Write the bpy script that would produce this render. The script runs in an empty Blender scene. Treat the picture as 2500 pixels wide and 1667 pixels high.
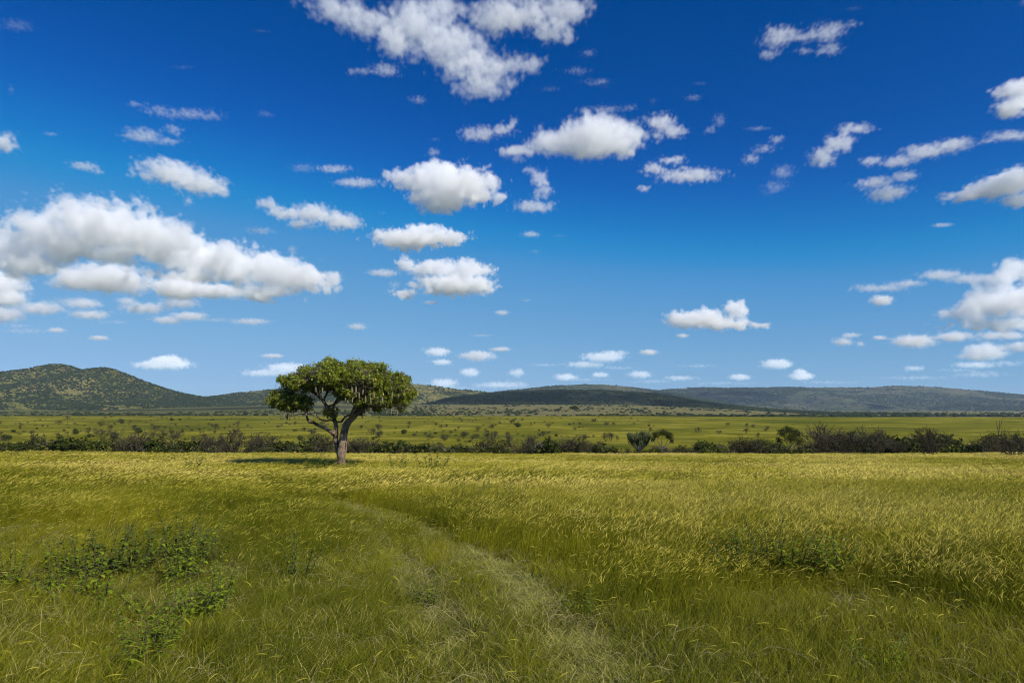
import bpy, math, random, time
import numpy as np
from mathutils import Vector, Matrix
T0 = time.time()
sc = bpy.context.scene
COL = sc.collection
RS = np.random.RandomState(7)
random.seed(7)
PI = math.pi
FOC = 1666.7            # focal length in photograph pixels (24 mm on 36 mm, 2500 px wide)

# ------------------------------------------------------------------ camera
cam = bpy.data.cameras.new('camera')
cam_ob = bpy.data.objects.new('camera', cam)
COL.objects.link(cam_ob)
sc.camera = cam_ob
cam.lens = 24
cam.sensor_width = 36
cam.clip_start = 0.1
cam.clip_end = 300000
PITCH = math.atan((1000 - 833.5) / FOC)
cam_ob.rotation_euler = (PI / 2 + PITCH, 0, 0)
CM = cam_ob.rotation_euler.to_matrix()

def ray(px, py):
    """direction through a point of the photograph, scaled to y = 1"""
    v = CM @ Vector(((px - 1250) / FOC, (833.5 - py) / FOC, -1))
    return v / v.y
VS = 2500 / 2352.0
def rv(x, y):
    return ray(x * VS, y * VS)

# ------------------------------------------------------------------ sun, sky
EL = math.radians(35)
SD = Vector((0.69, -0.72, 0)).normalized()
SUN = Vector((SD.x * math.cos(EL), SD.y * math.cos(EL), math.sin(EL)))
w = bpy.data.worlds.new('World')
sc.world = w
w.use_nodes = True
nt = w.node_tree
sky = nt.nodes.new('ShaderNodeTexSky')
sky.sky_type = 'NISHITA'
sky.sun_disc = False
sky.sun_elevation = EL
sky.sun_rotation = math.atan2(SD.x, SD.y)
sky.ozone_density = 4.5
sky.air_density = 1.0
sky.dust_density = 0.1
sky.altitude = 1600
tc = nt.nodes.new('ShaderNodeTexCoord')
sep = nt.nodes.new('ShaderNodeSeparateXYZ')
mz = nt.nodes.new('ShaderNodeMath'); mz.operation = 'MAXIMUM'; mz.inputs[1].default_value = -0.02
mz2 = nt.nodes.new('ShaderNodeMath'); mz2.operation = 'MULTIPLY_ADD'; mz2.inputs[1].default_value = 1.05; mz2.inputs[2].default_value = 0.05
cmb = nt.nodes.new('ShaderNodeCombineXYZ')
nt.links.new(tc.outputs['Generated'], sep.inputs[0])
nt.links.new(sep.outputs[2], mz.inputs[0]); nt.links.new(mz.outputs[0], mz2.inputs[0])
nt.links.new(sep.outputs[0], cmb.inputs[0]); nt.links.new(sep.outputs[1], cmb.inputs[1]); nt.links.new(mz2.outputs[0], cmb.inputs[2])
nt.links.new(cmb.outputs[0], sky.inputs['Vector'])
grade = nt.nodes.new('ShaderNodeRGBCurve')      # colour response of the photograph for the sky
for ch, pts in enumerate((((0, 0), (.080, .0005), (.098, .010), (.116, .050), (.185, .125), (.4, .25), (1, .5)),
                          ((0, 0), (.11, .052), (.135, .076), (.165, .135), (.195, .20), (.324, .30), (.6, .42), (1, .7)),
                          ((0, 0), (.1, .10), (.229, .25), (.270, .32), (.315, .40), (.369, .47), (.526, .52), (.8, .62), (1, .75)))):
    cu = grade.mapping.curves[ch]
    cu.points[0].location = pts[0]; cu.points[1].location = pts[-1]
    for p in pts[1:-1]: cu.points.new(*p)
grade.mapping.update()
skym = nt.nodes.new('ShaderNodeVectorMath'); skym.operation = 'SCALE'; skym.inputs['Scale'].default_value = 0.085
nt.links.new(sky.outputs[0], skym.inputs[0]); nt.links.new(skym.outputs[0], grade.inputs['Color'])
skyn = nt.nodes.new('ShaderNodeVectorMath'); skyn.operation = 'SCALE'; skyn.inputs['Scale'].default_value = 10
nt.links.new(grade.outputs[0], skyn.inputs[0]); nt.links.new(skyn.outputs[0], nt.nodes['Background'].inputs[0])
nt.nodes['Background'].inputs[1].default_value = 0.1
sl = bpy.data.lights.new('sun', 'SUN')
sl.energy = 5.0
sl.angle = math.radians(0.5)
sl.color = (1, 0.95, 0.87)
so = bpy.data.objects.new('sun', sl)
COL.objects.link(so)
so.rotation_euler = SUN.to_track_quat('Z', 'Y').to_euler()
so.location = (30, -30, 60)

# ------------------------------------------------------------------ helpers
def vnoise(x, y, seed=0):
    x = np.asarray(x, float); y = np.asarray(y, float)
    xi = np.floor(x).astype(np.int64); yi = np.floor(y).astype(np.int64)
    fx = x - xi; fy = y - yi
    fx = fx * fx * (3 - 2 * fx); fy = fy * fy * (3 - 2 * fy)
    def h(a, b):
        n = (a * 374761393 + b * 668265263 + seed * 974634777) & 0x7fffffff
        n = ((n ^ (n >> 13)) * 1274126177) & 0x7fffffff
        return ((n ^ (n >> 16)) & 0xffff) / 65535.0
    return (h(xi, yi) * (1 - fx) * (1 - fy) + h(xi + 1, yi) * fx * (1 - fy) + h(xi, yi + 1) * (1 - fx) * fy + h(xi + 1, yi + 1) * fx * fy)
def fbm(x, y, o=4, seed=0):
    s = 0; a = 1; t = 0
    for i in range(o):
        s = s + a * vnoise(x * 2 ** i, y * 2 ** i, seed + i * 17); t += a; a *= .5
    return s / t
def sstep(a, b, x):
    t = np.clip((np.asarray(x, float) - a) / (b - a), 0, 1)
    return t * t * (3 - 2 * t)

def mesh_np(name, V, Q=None, T=None, mats=(), attrs=None, smooth=False, midx=None):
    """V verts (n,3); Q quads; T triangles"""
    me = bpy.data.meshes.new(name)
    V = np.asarray(V, np.float32)
    Q = np.zeros((0, 4), np.int32) if Q is None or len(Q) == 0 else np.asarray(Q, np.int32)
    T = np.zeros((0, 3), np.int32) if T is None or len(T) == 0 else np.asarray(T, np.int32)
    me.vertices.add(len(V)); me.vertices.foreach_set('co', V.ravel())
    nl = Q.size + T.size
    if nl:
        me.loops.add(nl); me.loops.foreach_set('vertex_index', np.concatenate([Q.ravel(), T.ravel()]))
        me.polygons.add(len(Q) + len(T))
        st = np.concatenate([np.arange(len(Q)) * 4, Q.size + np.arange(len(T)) * 3]).astype(np.int32)
        me.polygons.foreach_set('loop_start', st)
        if smooth: me.polygons.foreach_set('use_smooth', np.ones(len(Q) + len(T), bool))
        if midx is not None: me.polygons.foreach_set('material_index', np.asarray(midx, np.int32))
    for m in mats: me.materials.append(m)
    for k, a in (attrs or {}).items():
        a = np.asarray(a)
        if a.ndim == 2:
            at = me.attributes.new(k, 'FLOAT_VECTOR', 'POINT'); at.data.foreach_set('vector', a.astype(np.float32).ravel())
        elif a.dtype.kind == 'i':
            at = me.attributes.new(k, 'INT', 'POINT'); at.data.foreach_set('value', a.astype(np.int32))
        else:
            at = me.attributes.new(k, 'FLOAT', 'POINT'); at.data.foreach_set('value', a.astype(np.float32))
    me.update(calc_edges=True)
    return me

class MB:
    """collects pieces of geometry for one mesh"""
    def __init__(s): s.v = []; s.q = []; s.t = []; s.n = 0; s.a = []
    def add(s, V, Q=None, T=None, a=0.0):
        V = np.asarray(V, float)
        if Q is not None and len(Q): s.q.append(np.asarray(Q) + s.n)
        if T is not None and len(T): s.t.append(np.asarray(T) + s.n)
        s.v.append(V); s.n += len(V); s.a.append(np.full(len(V), a) if np.isscalar(a) else a)
    def tube(s, pts, rad, sides=6, a=0.0, wob=0.0, cap=True, flute=0.0):
        pts = np.asarray(pts, float); n = len(pts)
        d = np.gradient(pts, axis=0); d /= np.linalg.norm(d, axis=1)[:, None] + 1e-9
        ref = np.array([0.3, 1, 0.1]) if abs(d[0][1]) < .8 else np.array([1, 0, 0.2])
        u = np.cross(d, ref); u /= np.linalg.norm(u, axis=1)[:, None] + 1e-9
        v = np.cross(d, u)
        th = np.arange(sides) / sides * 2 * PI
        r = np.asarray(rad, float)[:, None] * (1 + wob * (RS.rand(n, sides) - .5))
        if flute:
            zz = np.arange(n)[:, None] * .21
            r = r * (1 + flute * (np.sin(3 * th + zz * .5 + .6) * .5 + np.sin(5 * th - zz * .9) * .35 + np.sin(9 * th + zz * 1.7) * .25 + (vnoise(np.cos(th) * 2.2 + 7 + 0 * zz, zz * 1.6 + np.sin(th) * 2.2, 4) - .5) * 1.2))
        V = pts[:, None, :] + (u[:, None, :] * np.cos(th)[None, :, None] + v[:, None, :] * np.sin(th)[None, :, None]) * r[:, :, None]
        V = V.reshape(-1, 3)
        i = np.arange(n - 1)[:, None] * sides; j = np.arange(sides)[None, :]; j2 = (j + 1) % sides
        Q = np.stack([i + j, i + j2, i + sides + j2, i + sides + j], -1).reshape(-1, 4)
        T = []
        if cap:
            V = np.vstack([V, pts[-1] + d[-1] * rad[-1] * .5])
            k = len(V) - 1; b = (n - 1) * sides
            T = [(b + q, b + (q + 1) % sides, k) for q in range(sides)]
        s.add(V, Q, T, a)
    def mesh(s, name, mats, smooth=False):
        return mesh_np(name, np.vstack(s.v), np.vstack(s.q) if s.q else None, np.vstack(s.t) if s.t else None, mats, {'tone': np.concatenate(s.a)}, smooth)

def spline(P, n):
    """Catmull-Rom through rows of P (any columns), n samples per span"""
    P = np.asarray(P, float)
    A = np.vstack([2 * P[0] - P[1], P, 2 * P[-1] - P[-2]])
    out = []
    for i in range(1, len(A) - 2):
        for k in range(n):
            t = k / n
            p0, p1, p2, p3 = A[i - 1], A[i], A[i + 1], A[i + 2]
            out.append(.5 * ((2 * p1) + (-p0 + p2) * t + (2 * p0 - 5 * p1 + 4 * p2 - p3) * t * t + (-p0 + 3 * p1 - 3 * p2 + p3) * t ** 3))
    out.append(A[-2])
    return np.array(out)

def link(name, data, parent=None, loc=(0, 0, 0), rot=(0, 0, 0), scale=(1, 1, 1)):
    o = bpy.data.objects.new(name, data)
    COL.objects.link(o)
    o.parent = parent
    o.location = loc; o.rotation_euler = rot; o.scale = scale
    return o
def tag(o, label=None, cat=None, group=None, kind=None):
    if label: o['label'] = label
    if cat: o['category'] = cat
    if group: o['group'] = group
    if kind: o['kind'] = kind
    return o

# ------------------------------------------------------------------ materials
class NT:
    def __init__(s, tree): s.t = tree; s.n = tree.nodes; s.k = tree.links
    def node(s, typ, ins=None, **props):
        q = s.n.new(typ)
        for a, b in props.items(): setattr(q, a, b)
        for a, b in (ins or {}).items():
            if isinstance(b, bpy.types.NodeSocket): s.k.new(b, q.inputs[a])
            else: q.inputs[a].default_value = b
        return q
    def math(s, op, *a, clamp=False):
        q = s.n.new('ShaderNodeMath'); q.operation = op; q.use_clamp = clamp
        for i, x in enumerate(a):
            if isinstance(x, bpy.types.NodeSocket): s.k.new(x, q.inputs[i])
            else: q.inputs[i].default_value = x
        return q.outputs[0]
    def mix(s, f, a, b, mode='MIX'):
        q = s.n.new('ShaderNodeMix'); q.data_type = 'RGBA'; q.blend_type = mode
        for i, x in ((0, f), (6, a), (7, b)):
            if isinstance(x, bpy.types.NodeSocket): s.k.new(x, q.inputs[i])
            else: q.inputs[i].default_value = (x if i == 0 else (x[0], x[1], x[2], 1))
        return q.outputs[2]
    def noise(s, vec, scale, detail=3, rough=.5, w=None):
        q = s.n.new('ShaderNodeTexNoise'); s.k.new(vec, q.inputs['Vector'])
        q.inputs['Scale'].default_value = scale; q.inputs['Detail'].default_value = detail; q.inputs['Roughness'].default_value = rough
        return q.outputs['Fac']
    def ramp(s, f, a, b):
        q = s.n.new('ShaderNodeMapRange'); q.interpolation_type = 'SMOOTHSTEP'
        s.k.new(f, q.inputs[0]); q.inputs[1].default_value = a; q.inputs[2].default_value = b
        return q.outputs[0]
def newmat(name):
    m = bpy.data.materials.new(name); m.use_nodes = True; m.node_tree.nodes.clear()
    return m, NT(m.node_tree)
def finish(N, color, rough=.8, trans=0.0, bump=None, spec=.2, tcol=None):
    out = N.node('ShaderNodeOutputMaterial')
    b = N.node('ShaderNodeBsdfPrincipled')
    N.k.new(color, b.inputs['Base Color']) if isinstance(color, bpy.types.NodeSocket) else setattr(b.inputs['Base Color'], 'default_value', (*color, 1))
    b.inputs['Roughness'].default_value = rough
    b.inputs['Specular IOR Level'].default_value = spec
    if bump is not None: N.k.new(bump, b.inputs['Normal'])
    sh = b.outputs[0]
    if trans:
        t = N.node('ShaderNodeBsdfTranslucent'); N.k.new(tcol or color, t.inputs[0])
        mx = N.node('ShaderNodeMixShader'); mx.inputs[0].default_value = trans
        N.k.new(sh, mx.inputs[1]); N.k.new(t.outputs[0], mx.inputs[2]); sh = mx.outputs[0]
    N.k.new(sh, out.inputs[0])
def leaf_mat(name, c1, c2, c3=None, trans=.3, rough=.55, wscale=.6, spec=.35):
    """tone attribute 0..1 runs c1..c2; tone above 1 turns to c3 (dry)"""
    m, N = newmat(name)
    at = N.node('ShaderNodeAttribute', attribute_name='tone')
    ge = N.node('ShaderNodeNewGeometry')
    oi = N.node('ShaderNodeObjectInfo')
    nz = N.noise(ge.outputs['Position'], wscale, 3)
    f = N.math('ADD', N.math('MULTIPLY', at.outputs['Fac'], .6), N.math('MULTIPLY', N.math('SUBTRACT', nz, .5), 1.1))
    f = N.math('ADD', f, N.math('MULTIPLY', oi.outputs['Random'], .3), clamp=True)
    col = N.mix(f, c1, c2)
    if name.startswith('meadow'):
        drift = N.noise(ge.outputs['Position'], .055, 3); fine = N.noise(ge.outputs['Position'], .9, 2)
        col = N.mix(N.math('MULTIPLY', N.ramp(drift, .50, .66), .55), col, (.210, .155, .014))
        col = N.mix(N.math('MULTIPLY', N.ramp(drift, .50, .36), .55), col, (.085, .110, .005))
        c3n = N.mix(N.ramp(N.math('ADD', drift, N.math('MULTIPLY', N.math('SUBTRACT', fine, .5), .5)), .38, .62), (.38, .335, .035), (.62, .51, .11))
        red = N.noise(ge.outputs['Position'], .11, 4)
        c3n = N.mix(N.math('MULTIPLY', N.ramp(red, .62, .72), .6), c3n, (.26, .14, .05))
        col = N.mix(N.math('GREATER_THAN', at.outputs['Fac'], 1.01), col, c3n)
    elif c3: col = N.mix(N.math('GREATER_THAN', at.outputs['Fac'], 1.01), col, c3)
    finish(N, col, rough, trans, spec=spec)
    return m
def bark_mat(name, c1, c2, scale=6, bump=.6):
    m, N = newmat(name)
    tc = N.node('ShaderNodeTexCoord')
    mp = N.node('ShaderNodeMapping', {'Vector': tc.outputs['Object'], 'Scale': (1, 1, .35)})
    n1 = N.noise(mp.outputs[0], scale, 6, .65); n2 = N.noise(tc.outputs['Object'], scale * .25, 3)
    f = N.ramp(N.math('ADD', N.math('MULTIPLY', n1, .6), N.math('MULTIPLY', n2, .5)), .38, .72)
    bp = N.node('ShaderNodeBump', {'Height': n1, 'Strength': bump, 'Distance': .05})
    finish(N, N.mix(f, c1, c2), .9, 0, bp.outputs[0])
    return m

# ------------------------------------------------------------------ ground shape
GY = [-200, 0, 50, 100, 108, 120, 140, 170, 250, 400, 600, 780, 830, 1000, 1300, 3000, 40000]
GZ = [2.0, -2.6, -4.85, -7.05, -7.5, -9.0, -11.0, -12.0, -12.0, -10.7, -8.7, -7.2, -7.4, -9.5, -10, -10, -10]
def G(x, y):
    x = np.asarray(x, float); y = np.asarray(y, float)
    yy = y + 3.0 * (vnoise(x * .02, y * 0, 5) - .5) * sstep(60, 100, y) * (1 - sstep(300, 500, y))
    z = np.interp(yy, GY, GZ)
    z = z + .22 * (fbm(x * .12, y * .12, 3, 3) - .5) * (1 - sstep(120, 200, y)) + .55 * (fbm(x * .045, y * .05, 3, 19) - .5) * sstep(65, 95, y) * (1 - sstep(130, 200, y))
    z = z + 1.1 * (fbm(x * .012, y * .012, 3, 9) - .5) * sstep(150, 300, y) * (1 - sstep(600, 760, y))
    u = x / np.maximum(y, 50)
    fan = 27 * sstep(950, 2300, y) * (1 - sstep(.12, .5, u)) * (.45 + .55 * sstep(-.62, -.25, u))
    z = z + fan * (1 - sstep(6000, 9000, y))
    z = z - 4.0 * sstep(.15, .6, u) * sstep(700, 900, y) * (1 - sstep(1800, 3000, y))
    z = z + 2.0 * (fbm(x * .003, y * .003, 3, 12) - .5) * sstep(900, 1200, y)
    return z

# track: two wheel ruts crossing the near grass (x as a function of y)
def ghit(vx, vy, lift=0.0):
    r = rv(vx, vy)
    y = 5.0
    for _ in range(60):
        z = float(G(r.x * y, y)) + lift
        if r.z * y <= z: break
        y *= 1.04
    lo, hi = y / 1.04, y
    for _ in range(20):
        m = (lo + hi) / 2
        if r.z * m <= float(G(r.x * m, m)) + lift: hi = m
        else: lo = m
    return r.x * hi, hi
TR = [ghit(*p) for p in [(1480, 1640), (1385, 1530), (1270, 1420), (1130, 1300), (1000, 1235), (880, 1190), (740, 1150), (560, 1115)]]
TRY = [p[1] for p in TR]; TRX = [p[0] for p in TR]
def track(x, y):
    cx = np.interp(y, TRY, TRX)
    slope = .45
    a = np.exp(-((x - cx) / (.36 + .012 * y)) ** 2) + .13 * np.exp(-((x - cx + 1.0) / 1.1) ** 4)
    b = np.exp(-((x - cx + 1.75 + .01 * y) / (.34 + .008 * y)) ** 2)
    return np.clip((1.0 * a + .6 * b) * (.45 + .95 * fbm(x * .9, y * .7, 2, 61)), 0, 1) * (1 - sstep(34, 75, y))
def tallness(x, y):
    """0 short grazed grass .. 1 tall seeded grass"""
    u = x / np.maximum(y, 3)
    B = np.interp(u, [-.8, -.45, -.2, 0, .1, .3, .5, .8], [23, 21, 21, 15.5, 14, 12.5, 12, 11])
    n = fbm(x * .22, y * .22, 3, 31) - .5
    wd = 3.4 + 4.5 * (1 - sstep(-.35, .05, u))
    t = sstep(-1, 1, ((y - B) + 11 * n) / wd)
    cx = np.interp(y, TRY, TRX); near_tr = np.exp(-((x - cx + .9) / 2.6) ** 2) * (1 - sstep(30, 50, y))
    return t * (1 - .85 * track(x, y)) * (1 - .55 * near_tr)

# ------------------------------------------------------------------ ground mesh
def axis(n, far, near):
    t = np.linspace(-1, 1, n); k = math.asinh(far / near)
    return np.sinh(t * k) * near
xs = axis(301, 21000, 10)
ys = np.concatenate([np.linspace(-60, 0, 16)[:-1], np.linspace(0, 180, 200)[:-1], 180 * np.exp(np.linspace(0, math.log(21000 / 180), 190))])
X, Y = np.meshgrid(xs, ys)
Z = G(X, Y)
nx, ny = len(xs), len(ys)
i = np.arange(ny - 1)[:, None] * nx; j = np.arange(nx - 1)[None, :]
Q = np.stack([i + j, i + j + 1, i + nx + j + 1, i + nx + j], -1).reshape(-1, 4)

gm, N = newmat('ground_soil_and_grass')
ge = N.node('ShaderNodeNewGeometry'); P = ge.outputs['Position']
sx = N.node('ShaderNodeSeparateXYZ', {0: P}); yy = sx.outputs[1]
n_big = N.noise(P, .006, 4, .55); n_mid = N.noise(P, .05, 6, .68); n_fine = N.noise(P, .5, 5, .65); n_tiny = N.noise(P, 4, 4, .6)
mp = N.node('ShaderNodeMapping', {'Vector': P, 'Scale': (.8, 1.1, 1)})
n_str = N.noise(mp.outputs[0], .03, 6, .7)
green = N.mix(N.ramp(n_mid, .35, .65), (.095, .098, .003), (.165, .155, .005))
green = N.mix(N.ramp(n_str, .46, .62), green, (.255, .225, .022))
green = N.mix(N.ramp(n_big, .50, .66), green, (.072, .082, .002))
green = N.mix(N.math('MULTIPLY', N.ramp(n_fine, .48, .75), .45), green, (.045, .050, .003))
tan = N.mix(N.ramp(n_mid, .38, .62), (.125, .115, .038), (.175, .150, .055))
tan = N.mix(N.math('MULTIPLY', N.ramp(n_fine, .5, .7), .5), tan, (.085, .085, .030))
tan = N.mix(N.ramp(sx.outputs[0], -500, -150), (.098, .098, .026), tan)
edge = N.math('ADD', yy, N.math('MULTIPLY', N.math('SUBTRACT', n_big, .5), 260))
far = N.mix(N.ramp(edge, 760, 860), green, tan)
near = N.mix(N.ramp(n_tiny, .4, .65), (.030, .036, .012), (.075, .070, .030))
near = N.mix(N.ramp(n_fine, .45, .6), near, (.055, .068, .016))
col = N.mix(N.ramp(yy, 100, 150), near, far)
bh = N.math('ADD', N.math('MULTIPLY', n_fine, 1.0), N.math('MULTIPLY', n_tiny, .3))
bp = N.node('ShaderNodeBump', {'Height': bh, 'Strength': .9, 'Distance': .5})
finish(N, col, .95, 0, bp.outputs[0], spec=.05)
g = link('ground', mesh_np('ground', np.stack([X, Y, Z], -1).reshape(-1, 3), Q, None, [gm], smooth=True))
tag(g, kind='structure')

# ------------------------------------------------------------------ hills
def hill_mat(name, ca, cb, cc, s):
    m, N = newmat(name)
    ge = N.node('ShaderNodeNewGeometry'); P = ge.outputs['Position']
    a = N.noise(P, .004 * s, 5, .6); b = N.noise(P, .02 * s, 5, .65); c = N.noise(P, .09 * s, 4, .6)
    col = N.mix(N.ramp(a, .42, .6), ca, cb)
    col = N.mix(N.math('MULTIPLY', N.ramp(b, .45, .6), .85), col, cc)
    col = N.mix(N.math('MULTIPLY', N.ramp(c, .5, .62), .7), col, (cc[0] * .6, cc[1] * .65, cc[2] * .7))
    bp = N.node('ShaderNodeBump', {'Height': c, 'Strength': .6, 'Distance': 4})
    finish(N, col, .95, 0, bp.outputs[0], spec=.03)
    return m
HILLS = {}
def hill(key, label, ridge, y0, Lf, Lb, zb, mat, pw=1.0, rough=.12, gl=220, n=(420, 120)):
    R = np.array([(rv(a, b).x * y0, rv(a, b).z * y0) for a, b in ridge])
    x = np.linspace(R[0, 0], R[-1, 0], n[0]); rz = np.interp(x, R[:, 0], R[:, 1])
    k = np.hanning(9); k /= k.sum()
    rz = np.convolve(np.pad(rz, 4, 'edge'), k, 'valid')
    s = np.linspace(-1, 1, n[1])
    yl = np.where(s < 0, s * Lf, s * Lb)
    XX, S = np.meshgrid(x, s); YL = np.meshgrid(x, yl)[1]
    sh = (.35 * (.5 + .5 * np.cos(PI * np.abs(S))) + .65 * (1 - np.abs(S)) ** 1.25) ** pw
    H = (rz[None, :] - zb)
    warp = (fbm(XX / gl, YL / gl, 4, 41 + len(HILLS)) - .5)
    gul = np.abs(fbm(XX / (gl * .8) + warp, YL / (gl * 2.6), 4, 77 + len(HILLS)) - .5) * 2
    flank = np.clip(1 - sh, 0, 1) ** .7 * np.clip(sh * 3, 0, 1)
    z = zb + H * sh * (1 + rough * 1.5 * warp * flank) - H * rough * 2.2 * (1 - gul) ** 2 * flank
    YY = y0 + YL
    nn, mm = n
    i = np.arange(mm - 1)[:, None] * nn; j = np.arange(nn - 1)[None, :]
    Q = np.stack([i + j, i + j + 1, i + nn + j + 1, i + nn + j], -1).reshape(-1, 4)
    z[0, :] = zb - 6
    o = link('hill', mesh_np('hill', np.stack([XX, YY, z], -1).reshape(-1, 3), Q, None, [mat], smooth=True))
    tag(o, kind='structure'); o['label'] = label
    HILLS[key] = (x, YY[:, 0], z)
    return o
def bil(h, x, y):
    X_, Y_, Z_ = h
    fx = np.interp(x, X_, np.arange(len(X_))); fy = np.interp(y, Y_, np.arange(len(Y_)))
    a = np.minimum(fx.astype(int), len(X_) - 2); b = np.minimum(fy.astype(int), len(Y_) - 2); fx = fx - a; fy = fy - b
    return Z_[b, a] * (1 - fx) * (1 - fy) + Z_[b, a + 1] * fx * (1 - fy) + Z_[b + 1, a] * (1 - fx) * fy + Z_[b + 1, a + 1] * fx * fy
hm_l = hill_mat('hill_scrub_and_grass', (.110, .108, .028), (.200, .168, .055), (.058, .070, .018), 1)
hm_m = hill_mat('dark_wooded_hill', (.055, .062, .020), (.105, .098, .035), (.032, .042, .014), 1)
hm_f = hill_mat('far_hill_grass', (.070, .078, .030), (.125, .105, .052), (.032, .044, .020), .45)
hill('left', 'two-peaked green hill at the left edge of the plain', [(-420, 905), (-250, 895), (-120, 885), (0, 858), (60, 850), (100, 839), (130, 834), (160, 839), (188, 850), (215, 846), (240, 843), (262, 847), (300, 863), (350, 883), (400, 899), (450, 909), (500, 917), (560, 930), (640, 950)], 2700, 1450, 1300, -14, hm_l, 1.15, .20, 300)
hill('saddle', 'long low hill behind the lone tree', [(200, 950), (330, 930), (450, 913), (500, 910), (540, 904), (580, 898), (630, 893), (700, 890), (800, 886), (900, 881), (950, 881), (985, 884), (1040, 892), (1100, 898), (1160, 903), (1250, 915), (1400, 940)], 3500, 1500, 1300, -14, hm_l, 1.2, .15, 300)
hill('middle', 'dark wooded hill in the middle of the skyline', [(880, 945), (960, 930), (1040, 912), (1120, 903), (1200, 899), (1290, 896), (1370, 896), (1450, 900), (1520, 906), (1570, 915), (1630, 925), (1700, 934), (1790, 943), (1860, 950)], 2700, 900, 1000, -12, hm_m, 1.1, .10, 240)
hill('back', 'pale rounded hill behind the dark one', [(960, 915), (1060, 907), (1120, 902), (1200, 893), (1260, 887), (1330, 882), (1380, 882), (1440, 887), (1490, 894), (1560, 904), (1640, 920)], 5200, 1500, 1500, -14, hm_f, 1.0, .10, 300)
hill('right', 'long bluish ridge across the right of the skyline', [(1380, 915), (1480, 901), (1530, 894), (1590, 890), (1700, 890), (1800, 889), (1900, 889), (1980, 890), (2060, 885), (2120, 887), (2200, 892), (2280, 900), (2352, 909), (2450, 920), (2600, 938)], 7200, 3000, 2400, -14, hm_f, 1.05, .24, 900, (420, 140))
hill('farblue', 'faint blue hill on the horizon at the right edge', [(2180, 925), (2330, 909), (2420, 903), (2520, 898), (2700, 903), (2900, 920)], 11000, 2600, 3000, -14, hm_f, 1.0, .05, 1500, (80, 40))

# ------------------------------------------------------------------ scatter system for ground cover
def source_collection(name, meshes):
    c = bpy.data.collections.new(name)
    for k, me in enumerate(meshes):
        o = bpy.data.objects.new('%s_%02d' % (name, k), me); c.objects.link(o)
    return c
def scatter(name, pts, rot, scl, idx, coll, label):
    me = mesh_np(name, pts, None, None, [], {'rot': rot, 'scl': scl, 'idx': idx.astype(np.int32)})
    o = link(name, me)
    g = bpy.data.node_groups.new(name, 'GeometryNodeTree')
    g.interface.new_socket('Geometry', in_out='INPUT', socket_type='NodeSocketGeometry')
    g.interface.new_socket('Geometry', in_out='OUTPUT', socket_type='NodeSocketGeometry')
    N = g.nodes; K = g.links
    gi = N.new('NodeGroupInput'); go = N.new('NodeGroupOutput')
    ci = N.new('GeometryNodeCollectionInfo'); ci.inputs['Collection'].default_value = coll
    ci.inputs['Separate Children'].default_value = True; ci.inputs['Reset Children'].default_value = True
    ip = N.new('GeometryNodeInstanceOnPoints'); ip.inputs['Pick Instance'].default_value = True
    def attr(n, t):
        a = N.new('GeometryNodeInputNamedAttribute'); a.data_type = t; a.inputs['Name'].default_value = n
        return a.outputs['Attribute']
    K.new(gi.outputs[0], ip.inputs['Points']); K.new(ci.outputs[0], ip.inputs['Instance'])
    K.new(attr('idx', 'INT'), ip.inputs['Instance Index'])
    er = N.new('FunctionNodeEulerToRotation'); K.new(attr('rot', 'FLOAT_VECTOR'), er.inputs[0]); K.new(er.outputs[0], ip.inputs['Rotation'])
    K.new(attr('scl', 'FLOAT_VECTOR'), ip.inputs['Scale'])
    K.new(ip.outputs[0], go.inputs[0])
    md = o.modifiers.new('scatter', 'NODES'); md.node_group = g
    tag(o, label, None, None, 'stuff')
    return o

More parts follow.
